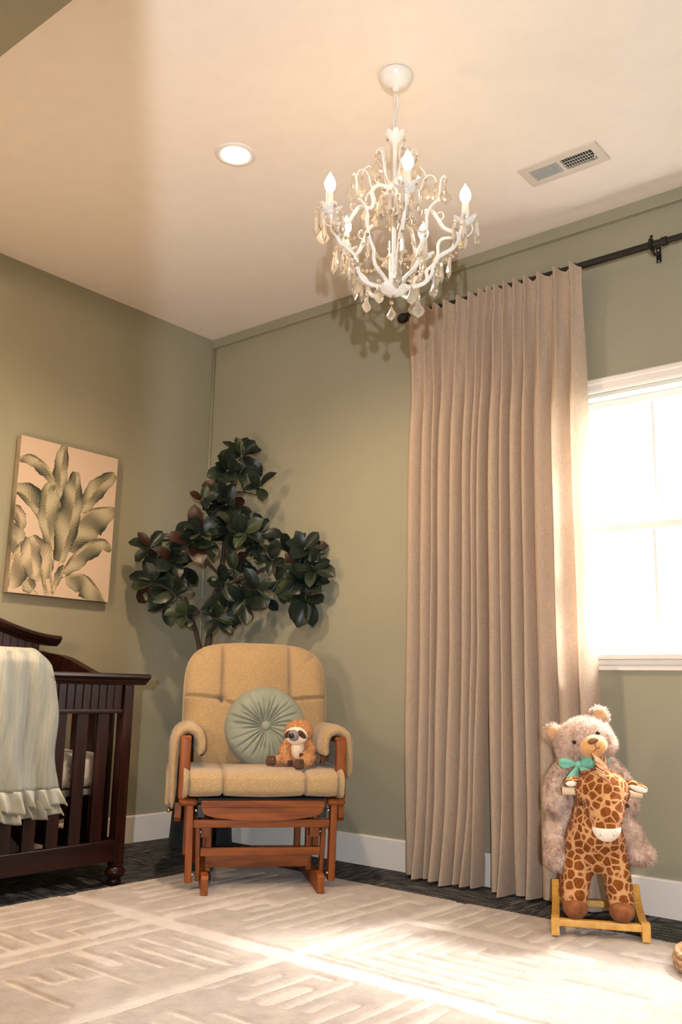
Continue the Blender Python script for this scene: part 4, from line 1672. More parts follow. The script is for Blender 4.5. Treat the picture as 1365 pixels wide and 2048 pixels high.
def build_curtain(name, label, edges, xtop0, xtop1, seamlean, seed, gap=0.0):
    """edges: fold boundaries (x) at mid height. Folds bulge into the room, pinched into pleats at the heading."""
    rs = random.Random(seed)
    xm = sum(edges) / len(edges)
    root = thing(name, label, 'curtain', (xm, ROD_Y, 0.012))
    O = Vector(root.location)
    nf = len(edges) - 1
    per = 15
    x_mid, fold, frac = [], [], []
    for i in range(nf):
        for k in range(per):
            x_mid.append((i, k / per))
    x_mid.append((nf - 1, 1.0))
    amps = [0.040 + 0.020 * rs.random() + 0.35 * (edges[i + 1] - edges[i]) for i in range(nf)]
    amps = [min(a, 0.080) for a in amps]
    ctr = [(edges[i] + edges[i + 1]) / 2 for i in range(nf)]
    w0, w1 = edges[0], edges[-1]
    ztop = ROD_Z - 0.006
    nz = 90
    sway = [rs.uniform(-0.010, 0.010) for _ in range(nf + 1)]
    bot = [rs.uniform(0.0, 0.012) for _ in range(nf)]
    kick = [rs.uniform(-0.02, 0.05) for _ in range(nf)]

    def pt(col, row):
        i, fr = col
        v = row / (nz - 1)            # 0 top .. 1 bottom
        zt = ztop
        z = zt * (1 - v) + (0.006 + bot[i]) * v
        hh = zt - z                    # distance below heading
        eL = edges[i] + sway[i] * math.sin(v * 3.0)
        eR = edges[i + 1] + sway[i + 1] * math.sin(v * 3.0)
        x = eL + (eR - eL) * fr
        # shift towards the heading positions at the very top, flare to the floor
        s = (x - w0) / (w1 - w0)
        xt = xtop0 + (xtop1 - xtop0) * s
        k = max(0.0, 1 - hh / 0.9)
        x = x * (1 - k * k) + xt * k * k
        x += seamlean * v * max(0.0, s - 0.3) - gap * s * max(0.0, (v - 0.62) / 0.38)
        # fold profile
        a = amps[i] * (0.85 + 0.25 * v)
        q = math.sin(PI * fr)
        full = a * (q ** 0.62)
        # pinch pleat: a narrow ridge at the crest
        c = abs(fr - 0.5) * (eR - eL)
        pin = 0.034 * math.exp(-(c / 0.011) ** 2) * (1 + 0.25 * math.cos(c / 0.0035))
        tight = math.exp(-((hh - 0.085) / 0.030) ** 2)
        head = pin * (1 - 0.35 * tight)
        b = min(1, max(0, (hh - 0.05) / 0.55))
        b = b * b * (3 - 2 * b)
        y = -(head * (1 - b) + full * b)
        if hh < 0.16:
            x += (fr - 0.5) * -0.35 * (eR - eL) * math.exp(-(c / 0.016) ** 2) * tight
        y += 0.004 * math.sin(z * 7 + i * 2) * v
        if v > 0.86:
            y -= kick[i] * ((v - 0.86) / 0.14) ** 1.5 * q
        zz = z + (0.010 * math.exp(-(c / 0.013) ** 2) - 0.012 * (1 - q)) * max(0, 1 - hh / 0.05) if hh < 0.05 else z
        q2 = max(0.0, 1 - hh / 0.5)
        return Vector((x, -0.056 - 0.056 * q2 * q2 * (3 - 2 * q2) + y, zz)) - O
    bm = bmesh.new()
    vs = [[bm.verts.new(pt(c, r)) for r in range(nz)] for c in x_mid]
    for i in range(len(vs) - 1):
        for j in range(nz - 1):
            bm.faces.new((vs[i][j], vs[i][j + 1], vs[i + 1][j + 1], vs[i + 1][j]))
    finish('cloth', bm, LINEN, root, smooth=True, normals=False)
    # hem band: the doubled cloth at the bottom
    bm = bmesh.new()
    hv = []
    for c in x_mid:
        col_ = []
        for r in range(nz - 5, nz):
            col_.append(bm.verts.new(pt(c, r) + Vector((0, 0.004, 0))))
        hv.append(col_)
    for i in range(len(hv) - 1):
        for j in range(4):
            bm.faces.new((hv[i][j], hv[i][j + 1], hv[i + 1][j + 1], hv[i + 1][j]))
    finish('hem', bm, LINEN, root, smooth=True, normals=False)
    # rings round the rod at each pleat
    for i in range(nf):
        mid = pt((i, 0.5), 2) + O
        x = mid.x

        def rg(bm):
            tube(bm, [(x, ROD_Y + 0.0158 * math.cos(a), ROD_Z + 0.0158 * math.sin(a)) for a in [j * PI / 10 for j in range(21)]], 0.0012, 6, cap=False)
            tube(bm, [(x, ROD_Y, ROD_Z + 0.0158), (x, ROD_Y, ROD_Z + 0.0215)], 0.002, 6)
        ROD_P('ring', rg)


build_curtain('linen_curtain', 'left beige linen pinch pleat curtain panel, farther from the window', [1.446, 1.517, 1.565, 1.603, 1.662, 1.725, 1.769, 1.812, 1.842], 1.462, 1.918, 0.0, 3, 0.038)
build_curtain('linen_curtain', 'right beige linen pinch pleat curtain panel, overlapping the sunlit window edge', [1.858, 1.915, 1.957, 2.017, 2.065, 2.147, 2.224, 2.300], 1.908, 2.322, 0.05, 8)

# ================================================================== CEILING FITTINGS
root = thing('recessed_light', 'round recessed ceiling downlight, lit, left of the chandelier', 'ceiling light', (1.461, -1.252, H))
bm = bmesh.new()
lathe(bm, [(0.054, -0.001), (0.056, -0.004), (0.070, -0.006), (0.076, -0.003), (0.077, 0.0)], 40)
for f in [f for f in bm.faces if len(f.verts) > 8]:
    bm.faces.remove(f)
finish('trim_ring', bm, TRIMW, root, smooth=True)
bm = bmesh.new()
lathe(bm, [(0.0, -0.004), (0.030, -0.0035), (0.054, -0.0015), (0.054, -0.0005)], 40)
finish('lens', bm, LENS, root, smooth=True)

VENTM = mat('cream_vent_enamel', (0.62, 0.56, 0.50), 0.45)
VENTG = mat('grey_vent_louver', (0.40, 0.40, 0.39), 0.45)
VDARK = mat('vent_duct_dark', (0.05, 0.05, 0.05), 0.8)
root = thing('ceiling_vent', 'rectangular white air register on the ceiling right of the chandelier', 'air vent', (2.410, -0.448, H))
bm = bmesh.new()
ox, oy, ix, iy = 0.158, 0.069, 0.126, 0.036
for c, s in (((0, (oy + iy) / 2, -0.004), (2 * ox, oy - iy, 0.008)), ((0, -(oy + iy) / 2, -0.004), (2 * ox, oy - iy, 0.008)),
             (((ox + ix) / 2, 0, -0.004), (ox - ix, 2 * iy, 0.008)), ((-(ox + ix) / 2, 0, -0.004), (ox - ix, 2 * iy, 0.008)), ((-0.004, 0, -0.004), (0.012, 2 * iy, 0.008))):
    box(bm, c, s)
finish('frame', bm, VENTM, root)
bx('duct', (0, 0, -0.0008), (2 * ix, 2 * iy, 0.0012), VDARK, root)
lv = None
for side, rot in ((-1, 0.75), (1, -0.75)):
    for k in range(11):
        x = side * (0.006 + 0.114 * (k + 0.6) / 11) - 0.004
        if lv is None:
            bm = bmesh.new()
            box(bm, (0, 0, 0), (0.0012, 2 * iy, 0.0105))
            lv = finish('louver', bm, VENTG, root)
            lv.location = (x, 0, -0.0062)
            lv.rotation_euler = (0, rot, 0)
        else:
            again(lv, root, (x, 0, -0.0062), (0, rot, 0))
for k in range(3):
    bx('cross_bar', (0.062, -0.018 + 0.018 * k, -0.010), (0.122, 0.002, 0.0015), VENTM, root)
bx('damper_lever', (0.126, 0.004, -0.014), (0.004, 0.008, 0.018), VENTM, root, 0.001)

# ================================================================== CHANDELIER
def build_chandelier():
    cx, cy = 2.205, -1.246
    root = thing('chandelier', 'white chandelier with hanging crystals and five lit candle bulbs', 'chandelier', (cx, cy, H))
    Z0 = H
    face = math.atan2(-0.805, 0.593)       # direction of the camera, seen from the axis
    a_off = face + math.radians(4)

    def P(nm, bm, m, sm=True, parent=root):
        return finish(nm, bm, m, parent, smooth=sm)

    def pol(r, z, a):
        return Vector((r * math.cos(a), r * math.sin(a), z - Z0))
    # canopy
    bm = bmesh.new()
    lathe(bm, [(0.054, 0.0), (0.056, -0.004), (0.056, -0.010), (0.050, -0.024), (0.036, -0.036), (0.020, -0.044), (0.013, -0.047), (0.011, -0.052), (0.008, -0.060)], 32)
    P('canopy', bm, WHITEM)
    # chain of interlocked links
    link_me = None
    zc = 2.676
    k = 0
    while zc > 2.535:
        if link_me is None:
            bm = bmesh.new()
            pts = [(0.0055 * math.cos(a), 0, 0.0135 * math.sin(a) * (1.0)) for a in [i * 2 * PI / 14 for i in range(15)]]
            tube(bm, pts, 0.0018, 6, cap=False)
            lk = P('chain_link', bm, WHITEM)
            lk.location = (0, 0, zc - Z0)
            link_me = lk
        else:
            again(link_me, root, (0, 0, zc - Z0), (0, 0, (k % 2) * PI / 2))
        zc -= 0.0215
        k += 1
    bm = bmesh.new()
    tube(bm, catmull([(0.002, 0, 2.69 - Z0), (0.009, 0.002, 2.63 - Z0), (-0.008, 0, 2.58 - Z0), (0.002, 0, 2.52 - Z0)], 6), 0.0022, 6)
    P('cord', bm, WHITEM)
    # central stem
    bm = bmesh.new()
    lathe(bm, [(0.004, 2.535 - Z0), (0.008, 2.52 - Z0), (0.012, 2.505 - Z0), (0.010, 2.49 - Z0), (0.0065, 2.48 - Z0), (0.0065, 2.36 - Z0), (0.016, 2.35 - Z0), (0.026, 2.338 - Z0), (0.026, 2.322 - Z0), (0.014, 2.312 - Z0), (0.0065, 2.30 - Z0), (0.0065, 2.03 - Z0), (0.018, 2.015 - Z0), (0.034, 2.005 - Z0), (0.040, 1.99 - Z0), (0.030, 1.976 - Z0), (0.010, 1.970 - Z0), (0.0, 1.968 - Z0)], 20)
    P('stem', bm, WHITEM)

    def petal(L, W, cup, thick=0.0012):
        bm = bmesh.new()
        nu, nv = 6, 5

        def fn(u, v, o=0.0):
            s = v * 2 - 1
            wd = W * (math.sin(PI * (0.12 + 0.80 * u))) ** 0.8
            return Vector((L * u, s * wd / 2, cup * u * u + 0.15 * wd * s * s + o + 0.0008 * math.cos(s * 14)))
        grid(bm, nu, nv, lambda u, v: fn(u, v))
        return bm
    # leaf rosettes: crown at the top, flower under the hub
    for nm, r, z, L, W, cup, num, pitch in (('crown_leaf', 0.010, 2.492, 0.038, 0.026, 0.018, 8, -0.5), ('hub_leaf', 0.010, 1.972, 0.045, 0.030, 0.012, 8, -0.12), ('hub_leaf', 0.006, 1.966, 0.030, 0.024, 0.008, 6, -0.08)):
        first = None
        for i in range(num):
            a = a_off + 2 * PI * (i + (0.5 if L < 0.035 else 0)) / num
            if first is None:
                first = P(nm, petal(L, W, cup), WHITEM)
                first.location = pol(r, z, a)
                first.rotation_euler = (0, pitch, a)
            else:
                again(first, root, pol(r, z, a), (0, pitch, a))

    arm_p = [(0.030, 1.992), (0.060, 1.990), (0.095, 1.998), (0.120, 2.025), (0.128, 2.060), (0.150, 2.088), (0.180, 2.105), (0.198, 2.130), (0.208, 2.160), (0.222, 2.186)]
    s_p = [(0.024, 2.330), (0.050, 2.334), (0.068, 2.322), (0.077, 2.300), (0.071, 2.268), (0.082, 2.245), (0.118, 2.240), (0.138, 2.212), (0.158, 2.180), (0.196, 2.160), (0.205, 2.150)]
    cage_p = [(0.030, 1.998), (0.062, 2.010), (0.098, 2.022), (0.114, 2.042), (0.114, 2.070), (0.136, 2.095), (0.152, 2.130), (0.153, 2.170), (0.170, 2.192), (0.200, 2.200)]

    def curve(path, a, r0, seg=8, n=6, r1=None, tw=0.0):
        c = catmull([pol(r, z, a + tw * i / (len(path) - 1)) for i, (r, z) in enumerate(path)], n)
        bm = bmesh.new()
        tube(bm, c, [r0 + ((r1 or r0) - r0) * i / (len(c) - 1) for i in range(len(c))], seg)
        return bm

    # crystal shapes
    def prism_mesh():
        bm = bmesh.new()
        lathe(bm, [(0.0, 0.0), (0.0034, -0.003), (0.0055, -0.016), (0.0088, -0.054), (0.0, -0.074)], 6)
        me = D.meshes.new('crystal_prism')
        bm.to_mesh(me)
        bm.free()
        me.materials.append(CRYSTAL)
        return me

    def pend_mesh(L, W):
        bm = bmesh.new()
        out = [(0.0, 0.0), (0.16, -0.25), (0.5, -0.62), (0.36, -0.82), (0.0, -1.0), (-0.36, -0.82), (-0.5, -0.62), (-0.16, -0.25)]
        rim = [bm.verts.new((x * W, 0, z * L)) for x, z in out]
        inn = [(0.0, -0.32), (0.24, -0.62), (0.0, -0.82), (-0.24, -0.62)]
        for s in (1, -1):
            iv = [bm.verts.new((x * W, s * W * 0.16, z * L)) for x, z in inn]
            bm.faces.new(iv)
            for a, b, c in ((0, 1, 0), (1, 2, 1), (2, 3, 1), (3, 4, 2), (4, 5, 2), (5, 6, 3), (6, 7, 3), (7, 0, 0)):
                bm.faces.new((rim[a], rim[b], iv[c]))
            for a, c, d in ((1, 0, 1), (3, 1, 2), (5, 2, 3), (7, 3, 0)):
                bm.faces.new((rim[a], iv[c], iv[d]))
        bmesh.ops.recalc_face_normals(bm, faces=bm.faces[:])
        me = D.meshes.new('crystal_pendant')
        bm.to_mesh(me)
        bm.free()
        me.materials.append(CRYSTAL)
        return me

    def bead_mesh(r):
        bm = bmesh.new()
        bmesh.ops.create_icosphere(bm, subdivisions=1, radius=r)
        me = D.meshes.new('crystal_bead')
        bm.to_mesh(me)
        bm.free()
        me.materials.append(CRYSTAL)
        return me
    PR, PE, PES, BE, BES = prism_mesh(), pend_mesh(0.066, 0.043), pend_mesh(0.054, 0.033), bead_mesh(0.0072), bead_mesh(0.0058)
    wire = bmesh.new()
    rr = random.Random(5)

    def hang(kind, p, bead=True, drop=0.010):
        p = Vector(p)
        tube(wire, [p, p - Vector((0, 0, drop + 0.012))], 0.0007, 4)
        q = p - Vector((0, 0, drop))
        if bead:
            b = link('crystal_bead', BES if kind is PR else BE, root, q)
            q = q - Vector((0, 0, 0.009))
        o = link('crystal_prism' if kind is PR else 'crystal_pendant', kind, root, q)
        o.rotation_euler = (rr.uniform(-.05, .05), rr.uniform(-.05, .05), rr.uniform(0, 6.28) if kind is PR else face + PI / 2 + rr.uniform(-.7, .7))

    def swag(a, b, sag, n):
        a, b = Vector(a), Vector(b)
        pts = []
        for i in range(n + 1):
            t = i / n
            pts.append(a.lerp(b, t) - Vector((0, 0, sag * 4 * t * (1 - t))))
        tube(wire, pts, 0.0006, 4)
        for p in pts[1:-1]:
            link('crystal_bead', BES, root, p)

    for i in range(5):
        a = a_off + 2 * PI * i / 5
        h = a + PI / 5
        P('arm', curve(arm_p, a, 0.0068, tw=0.10), WHITEM)
        at_ = a + 0.10
        P('scroll', curve(s_p, a, 0.0064, tw=0.10), WHITEM)
        P('cage_rib', curve(cage_p, h, 0.0064, r1=0.005), WHITEM)
        # curled wires with their pendants
        P('curl', curve([(0.198, 2.199), (0.208, 2.215), (0.211, 2.240), (0.216, 2.262), (0.228, 2.268), (0.236, 2.255)], h, 0.0022, 6), WHITEM)
        hang(PE, pol(0.236, 2.255, h))
        P('curl', curve([(0.020, 2.335), (0.045, 2.345), (0.062, 2.370), (0.070, 2.405), (0.085, 2.425), (0.102, 2.415), (0.108, 2.398)], h, 0.0024, 6), WHITEM)
        hang(PE, pol(0.108, 2.398, h))
        P('curl', curve([(0.074, 2.300), (0.085, 2.325), (0.092, 2.352), (0.108, 2.368), (0.126, 2.360), (0.132, 2.342)], a + 0.10, 0.0024, 6), WHITEM)
        hang(PES, pol(0.132, 2.342, a + 0.10))
        P('curl', curve([(0.020, 2.33), (0.036, 2.37), (0.040, 2.42), (0.050, 2.452), (0.064, 2.452), (0.068, 2.440)], a + 0.3, 0.0022, 6), WHITEM)
        hang(PES, pol(0.068, 2.440, a + 0.3))
        P('curl', curve([(0.140, 2.208), (0.155, 2.222), (0.150, 2.240), (0.138, 2.238)], a + 0.14, 0.0022, 6), WHITEM)
        P('curl', curve([(0.206, 2.150), (0.232, 2.150), (0.246, 2.170), (0.240, 2.192)], a + 0.10, 0.0022, 6), WHITEM)
        # bobeche with petals, candle sleeve, bulb
        base_v = pol(0.224, 2.190, at_)
        bm = bmesh.new()
        lathe(bm, [(0.0, -0.006), (0.008, -0.005), (0.016, 0.0), (0.017, 0.004), (0.012, 0.006), (0.0, 0.006)], 16, base_v)
        cup = P('candle_cup', bm, WHITEM)
        pt_ = None
        for k in range(6):
            pa = at_ + 2 * PI * (k + 0.5) / 6
            loc = base_v + Vector((0.008 * math.cos(pa), 0.008 * math.sin(pa), 0.001))
            if pt_ is None:
                pt_ = finish('petal', petal(0.036, 0.026, 0.010), WHITEM, cup, smooth=True)
                pt_.location = loc
                pt_.rotation_euler = (0, -0.22, pa)
            else:
                again(pt_, cup, loc, (0, -0.22, pa))
            hang(PR, base_v + Vector((0.041 * math.cos(pa), 0.041 * math.sin(pa), 0.016)), True, 0.012)
        bm = bmesh.new()
        prof = [(0.0105, 0.004), (0.0115, 0.012)] + [(0.0108 + 0.0008 * rr.random(), 0.018 + 0.006 * q) for q in range(8)] + [(0.0105, 0.070), (0.006, 0.072)]
        lathe(bm, prof, 14, base_v)
        P('candle_sleeve', bm, noisy_cream)
        bm = bmesh.new()
        lathe(bm, [(0.0070, 0.070), (0.0100, 0.075), (0.0155, 0.084), (0.0178, 0.095), (0.0160, 0.107), (0.0105, 0.119), (0.0045, 0.129), (0.0014, 0.136), (0.0, 0.138)], 16, base_v)
        P('bulb', bm, BULB)
        # bead swags: cup to cage rib, cage rib to hub, and low loops under the arms
        swag(base_v + Vector((0, 0, -0.03)), pol(0.150, 2.13, h), 0.045, 9)
        swag(pol(0.114, 2.07, h), pol(0.012, 2.10, a), 0.022, 8)
        swag(pol(0.150, 2.088, a + 0.06), pol(0.128, 2.07, h), 0.05, 8)
        # prisms under the arms and in the heart of the frame
        for r, z, q in ((0.176, 2.104, a + 0.07), (0.150, 2.088, a + 0.05), (0.128, 2.055, a + 0.04), (0.150, 2.120, h)):
            hang(PR, pol(r, z - 0.004, q), True, 0.010)
        for r, z, q in ((0.040, 2.312, a), (0.052, 2.318, a + 0.45), (0.046, 2.312, a + 0.9)):
            hang(PR, pol(r, z, q), True, 0.016)
        hang(PES, pol(0.060, 2.300, h), True, 0.030)
        hang(PR, pol(0.046, 2.492, h), True, 0.014)
        hang(PE if i in (0, 1, 4) else PES, pol(0.085, 1.994, h), True, 0.012)
        hang(PES, pol(0.125, 2.03, a + 0.045), True, 0.02)
    P('wire', wire, BRASS, False)['kind'] = 'stuff'


noisy_cream = noisy('cream_candle_sleeve', (0.80, 0.72, 0.60), (0.84, 0.76, 0.65), 90, 0.5)
build_chandelier()

# ================================================================== ROCKING GIRAFFE
RK_LOC, RK_ROT = (2.488, -0.503, 0.0170), math.radians(26)
RKM = Matrix.Translation(Vector(RK_LOC)) @ Matrix.Rotation(RK_ROT, 4, 'Z')
YELW = noisy('yellow_stained_wood', (0.52, 0.27, 0.045), (0.66, 0.37, 0.08), 30, 0.45, stretch=(1, 1, 1))


def giraffe_mat():
    m = mat('giraffe_plush', (0.5, 0.3, 0.1), 0.9, sheen=0.1, spec=0.1)
    n, l, b = nt(m)
    tc = n.new('ShaderNodeTexCoord')
    nz = n.new('ShaderNodeTexNoise')
    nz.inputs['Scale'].default_value = 14
    l.new(tc.outputs['Object'], nz.inputs['Vector'])
    mx = n.new('ShaderNodeMix')
    mx.data_type = 'VECTOR'
    mx.inputs[0].default_value = 0.018
    l.new(tc.outputs['Object'], mx.inputs[4])
    l.new(nz.outputs['Color'], mx.inputs[5])
    mp = n.new('ShaderNodeMapping')
    mp.inputs['Scale'].default_value = (34, 30, 36)
    l.new(mx.outputs[1], mp.inputs['Vector'])
    vo = n.new('ShaderNodeTexVoronoi')
    vo.feature = 'DISTANCE_TO_EDGE'
    vo.inputs['Scale'].default_value = 1.0
    vo.inputs['Randomness'].default_value = 0.85
    l.new(mp.outputs['Vector'], vo.inputs['Vector'])
    v1 = n.new('ShaderNodeTexVoronoi')
    v1.feature = 'F1'
    v1.inputs['Scale'].default_value = 1.0
    v1.inputs['Randomness'].default_value = 0.85
    l.new(mp.outputs['Vector'], v1.inputs['Vector'])
    f2 = noise_tex(m, mp.outputs['Vector'], 3.0, 2)
    brown = ramp(m, f2, [(0.3, (0.14, 0.038, 0.007)), (0.7, (0.26, 0.080, 0.014))])
    fac = ramp(m, vo.outputs['Distance'], [(0.045, (0, 0, 0)), (0.10, (1, 1, 1))])
    cen = ramp(m, v1.outputs['Distance'], [(0.60, (1, 1, 1)), (0.72, (0, 0, 0))])
    ml = n.new('ShaderNodeMath')
    ml.operation = 'MULTIPLY'
    l.new(fac, ml.inputs[0])
    l.new(cen, ml.inputs[1])
    fac = ml.outputs[0]
    base(m, mixc(m, fac, (0.54, 0.295, 0.135), brown))
    return m


def build_giraffe():
    root = thing('rocking_giraffe', 'plush giraffe rocker on yellow wooden runners beside the curtain', 'rocking toy', RK_LOC, RK_ROT)
    G = giraffe_mat()
    GF = let_through(giraffe_mat(), 0.45)
    HOOF = noisy('brown_hoof_plush', (0.15, 0.045, 0.012), (0.25, 0.085, 0.022), 40, 0.9, sheen=0.05)
    WH = noisy('white_plush', (0.72, 0.66, 0.56), (0.80, 0.74, 0.64), 90, 0.95)
    # runners: bowed rails
    for s in (-1, 1):
        bm = bmesh.new()
        N = 18
        lo, hi = [], []
        for i in range(N + 1):
            y = -0.005 + 0.395 * i / N
            zb = 0.40 * max(0, y - 0.12) ** 2 + 0.15 * max(0, 0.06 - y) ** 2
            top = zb + 0.036 + (0.016 if y < 0.045 else 0.016 * max(0, 1 - (y - 0.045) / 0.03)) + 0.03 * max(0, (y - 0.30) / 0.09) ** 1.5
            lo.append((y, zb))
            hi.append((y, top))
        prism(bm, lo + hi[::-1], 'X', s * 0.137 - 0.0125, s * 0.137 + 0.0125)
        finish('runner', bm, YELW, root)
    bx('cross_bar', (0, 0.030, 0.034), (0.252, 0.026, 0.022), YELW, root, 0.003)
    bx('cross_bar', (0, 0.300, 0.042), (0.252, 0.030, 0.022), YELW, root, 0.003)
    # body in one skin
    bm = bmesh.new()
    ellipsoid(bm, (0, 0.20, 0.262), (0.088, 0.15, 0.084))
    ellipsoid(bm, (-0.004, 0.105, 0.268), (0.098, 0.070, 0.098))
    limb(bm, [(-0.002, 0.100, 0.30), (0.008, 0.082, 0.37), (0.020, 0.070, 0.435)], [0.088, 0.076, 0.074])
    ellipsoid(bm, (0.022, 0.050, 0.440), (0.088, 0.075, 0.066))
    limb(bm, [(0.023, 0.040, 0.430), (0.026, -0.008, 0.375), (0.026, -0.024, 0.342)], [0.080, 0.058, 0.044])
    for x, xo in ((-0.060, -0.014), (0.055, 0.014)):
        limb(bm, [(x * 0.9, 0.105, 0.225), (x + xo * 0.4, 0.085, 0.16), (x + xo, 0.065, 0.095)], [0.050, 0.044, 0.041])
        limb(bm, [(x * 1.2, 0.285, 0.23), (x * 1.35, 0.30, 0.16), (x * 1.45, 0.305, 0.10)], [0.050, 0.040, 0.036])
    body = blob('body', bm, G, root, 0.006, 6)
    fur('fur', body, GF, root, 26000, 0.006, 0.0009, 0.5, 0.35, keep=lambda P: ~((P[:, 2] < 0.349) & (P[:, 1] < 0.03) & (P[:, 2] > 0.29)))
    for x, y in ((-0.074, 0.056), (0.069, 0.050), (-0.087, 0.300), (0.080, 0.300)):
        bm = bmesh.new()
        ellipsoid(bm, (x, y, 0.076), (0.041, 0.048, 0.034))
        for v in bm.verts:
            if v.co.z < 0.049:
                v.co.z = 0.0455
        hf = finish('hoof', bm, HOOF, root, smooth=True)
    # white muzzle: lower half of the nose
    bm = bmesh.new()
    ellipsoid(bm, (0.027, -0.026, 0.336), (0.045, 0.050, 0.043), None, 24, 16)
    for v in bm.verts:
        if v.co.z > 0.338:
            v.co.z = 0.338 - (v.co.z - 0.338) * 0.02
    finish('muzzle', bm, WH, root, smooth=50)
    for x in (0.006, 0.046):
        bm = bmesh.new()
        ellipsoid(bm, (x, -0.071, 0.318), (0.0025, 0.002, 0.0015), None, 8, 6)
        finish('nostril', bm, HOOF, root)
    BK = mat('black_eye_plastic', (0.01, 0.008, 0.008), 0.15)
    for x, y in ((-0.046, 0.012), (0.096, 0.014)):
        bm = bmesh.new()
        ellipsoid(bm, (x, y, 0.400), (0.006, 0.006, 0.007))
        finish('eye', bm, BK, root, smooth=True)
    # ears
    for s, b0, t0 in ((-1, (-0.046, 0.055, 0.468), (-0.094, 0.040, 0.461)), (1, (0.092, 0.055, 0.468), (0.160, 0.040, 0.447))):
        b0, t0 = Vector(b0), Vector(t0)
        d = t0 - b0
        R_ = d.to_track_quat('X', 'Z').to_matrix()
        bm = bmesh.new()
        ellipsoid(bm, (b0 + t0) / 2, (d.length / 2 + 0.004, 0.014, 0.017), R_)
        e = finish('ear', bm, G, root, smooth=True)
        bm = bmesh.new()
        ellipsoid(bm, (b0 + t0) / 2 + Vector((0.004 * s, -0.008, -0.004)), (d.length / 2 - 0.004, 0.009, 0.011), R_)
        finish('inner_ear', bm, WH, e, smooth=True)
    # horn pads
    for x in (-0.020, 0.070):
        bm = bmesh.new()
        ellipsoid(bm, (x - 0.010, 0.052, 0.494), (0.015, 0.013, 0.010))
        finish('horn', bm, HOOF, root, smooth=True)
    # fringe mane standing up along the crown
    MN = noisy('brown_fringe', (0.16, 0.055, 0.020), (0.42, 0.20, 0.09), 90, 0.9)
    bm = bmesh.new()
    rr = random.Random(2)
    NM = 26
    for k in range(NM):
        t = k / (NM - 1)
        c = Vector((0.038 - 0.010 * t, -0.022 + 0.125 * t, 0.474 + 0.046 * math.sin(t * 1.75)))
        for j in range(2):
            o = Vector((rr.uniform(-.002, .002), 0.002 * j, 0))
            tip = Vector((-0.034 + rr.uniform(-.003, .003), 0.004, 0.022 + 0.012 * t + rr.uniform(-.003, .003)))
            tube(bm, [c + o + Vector((0.006, 0, -0.004)), c + o + tip * 0.5 + Vector((0, 0, 0.003)), c + o + tip], [0.0030, 0.0028, 0.0018], 5)
    finish('mane', bm, MN, root)
    bm = bmesh.new()
    tube(bm, [(-0.106, 0.105, 0.428), (0.150, 0.105, 0.428)], 0.0125, 14)
    finish('handle', bm, noisy('pale_dowel', (0.62, 0.46, 0.30), (0.70, 0.55, 0.38), 40, 0.5), root, smooth=40)
    # ribbons sticking up behind the crown
    bm = bmesh.new()
    for x in (0.022, 0.032):
        tube(bm, [(x, 0.09, 0.505), (x + 0.004, 0.10, 0.545)], [0.006, 0.003], 5)
    finish('tuft', bm, MN, root)


build_giraffe()


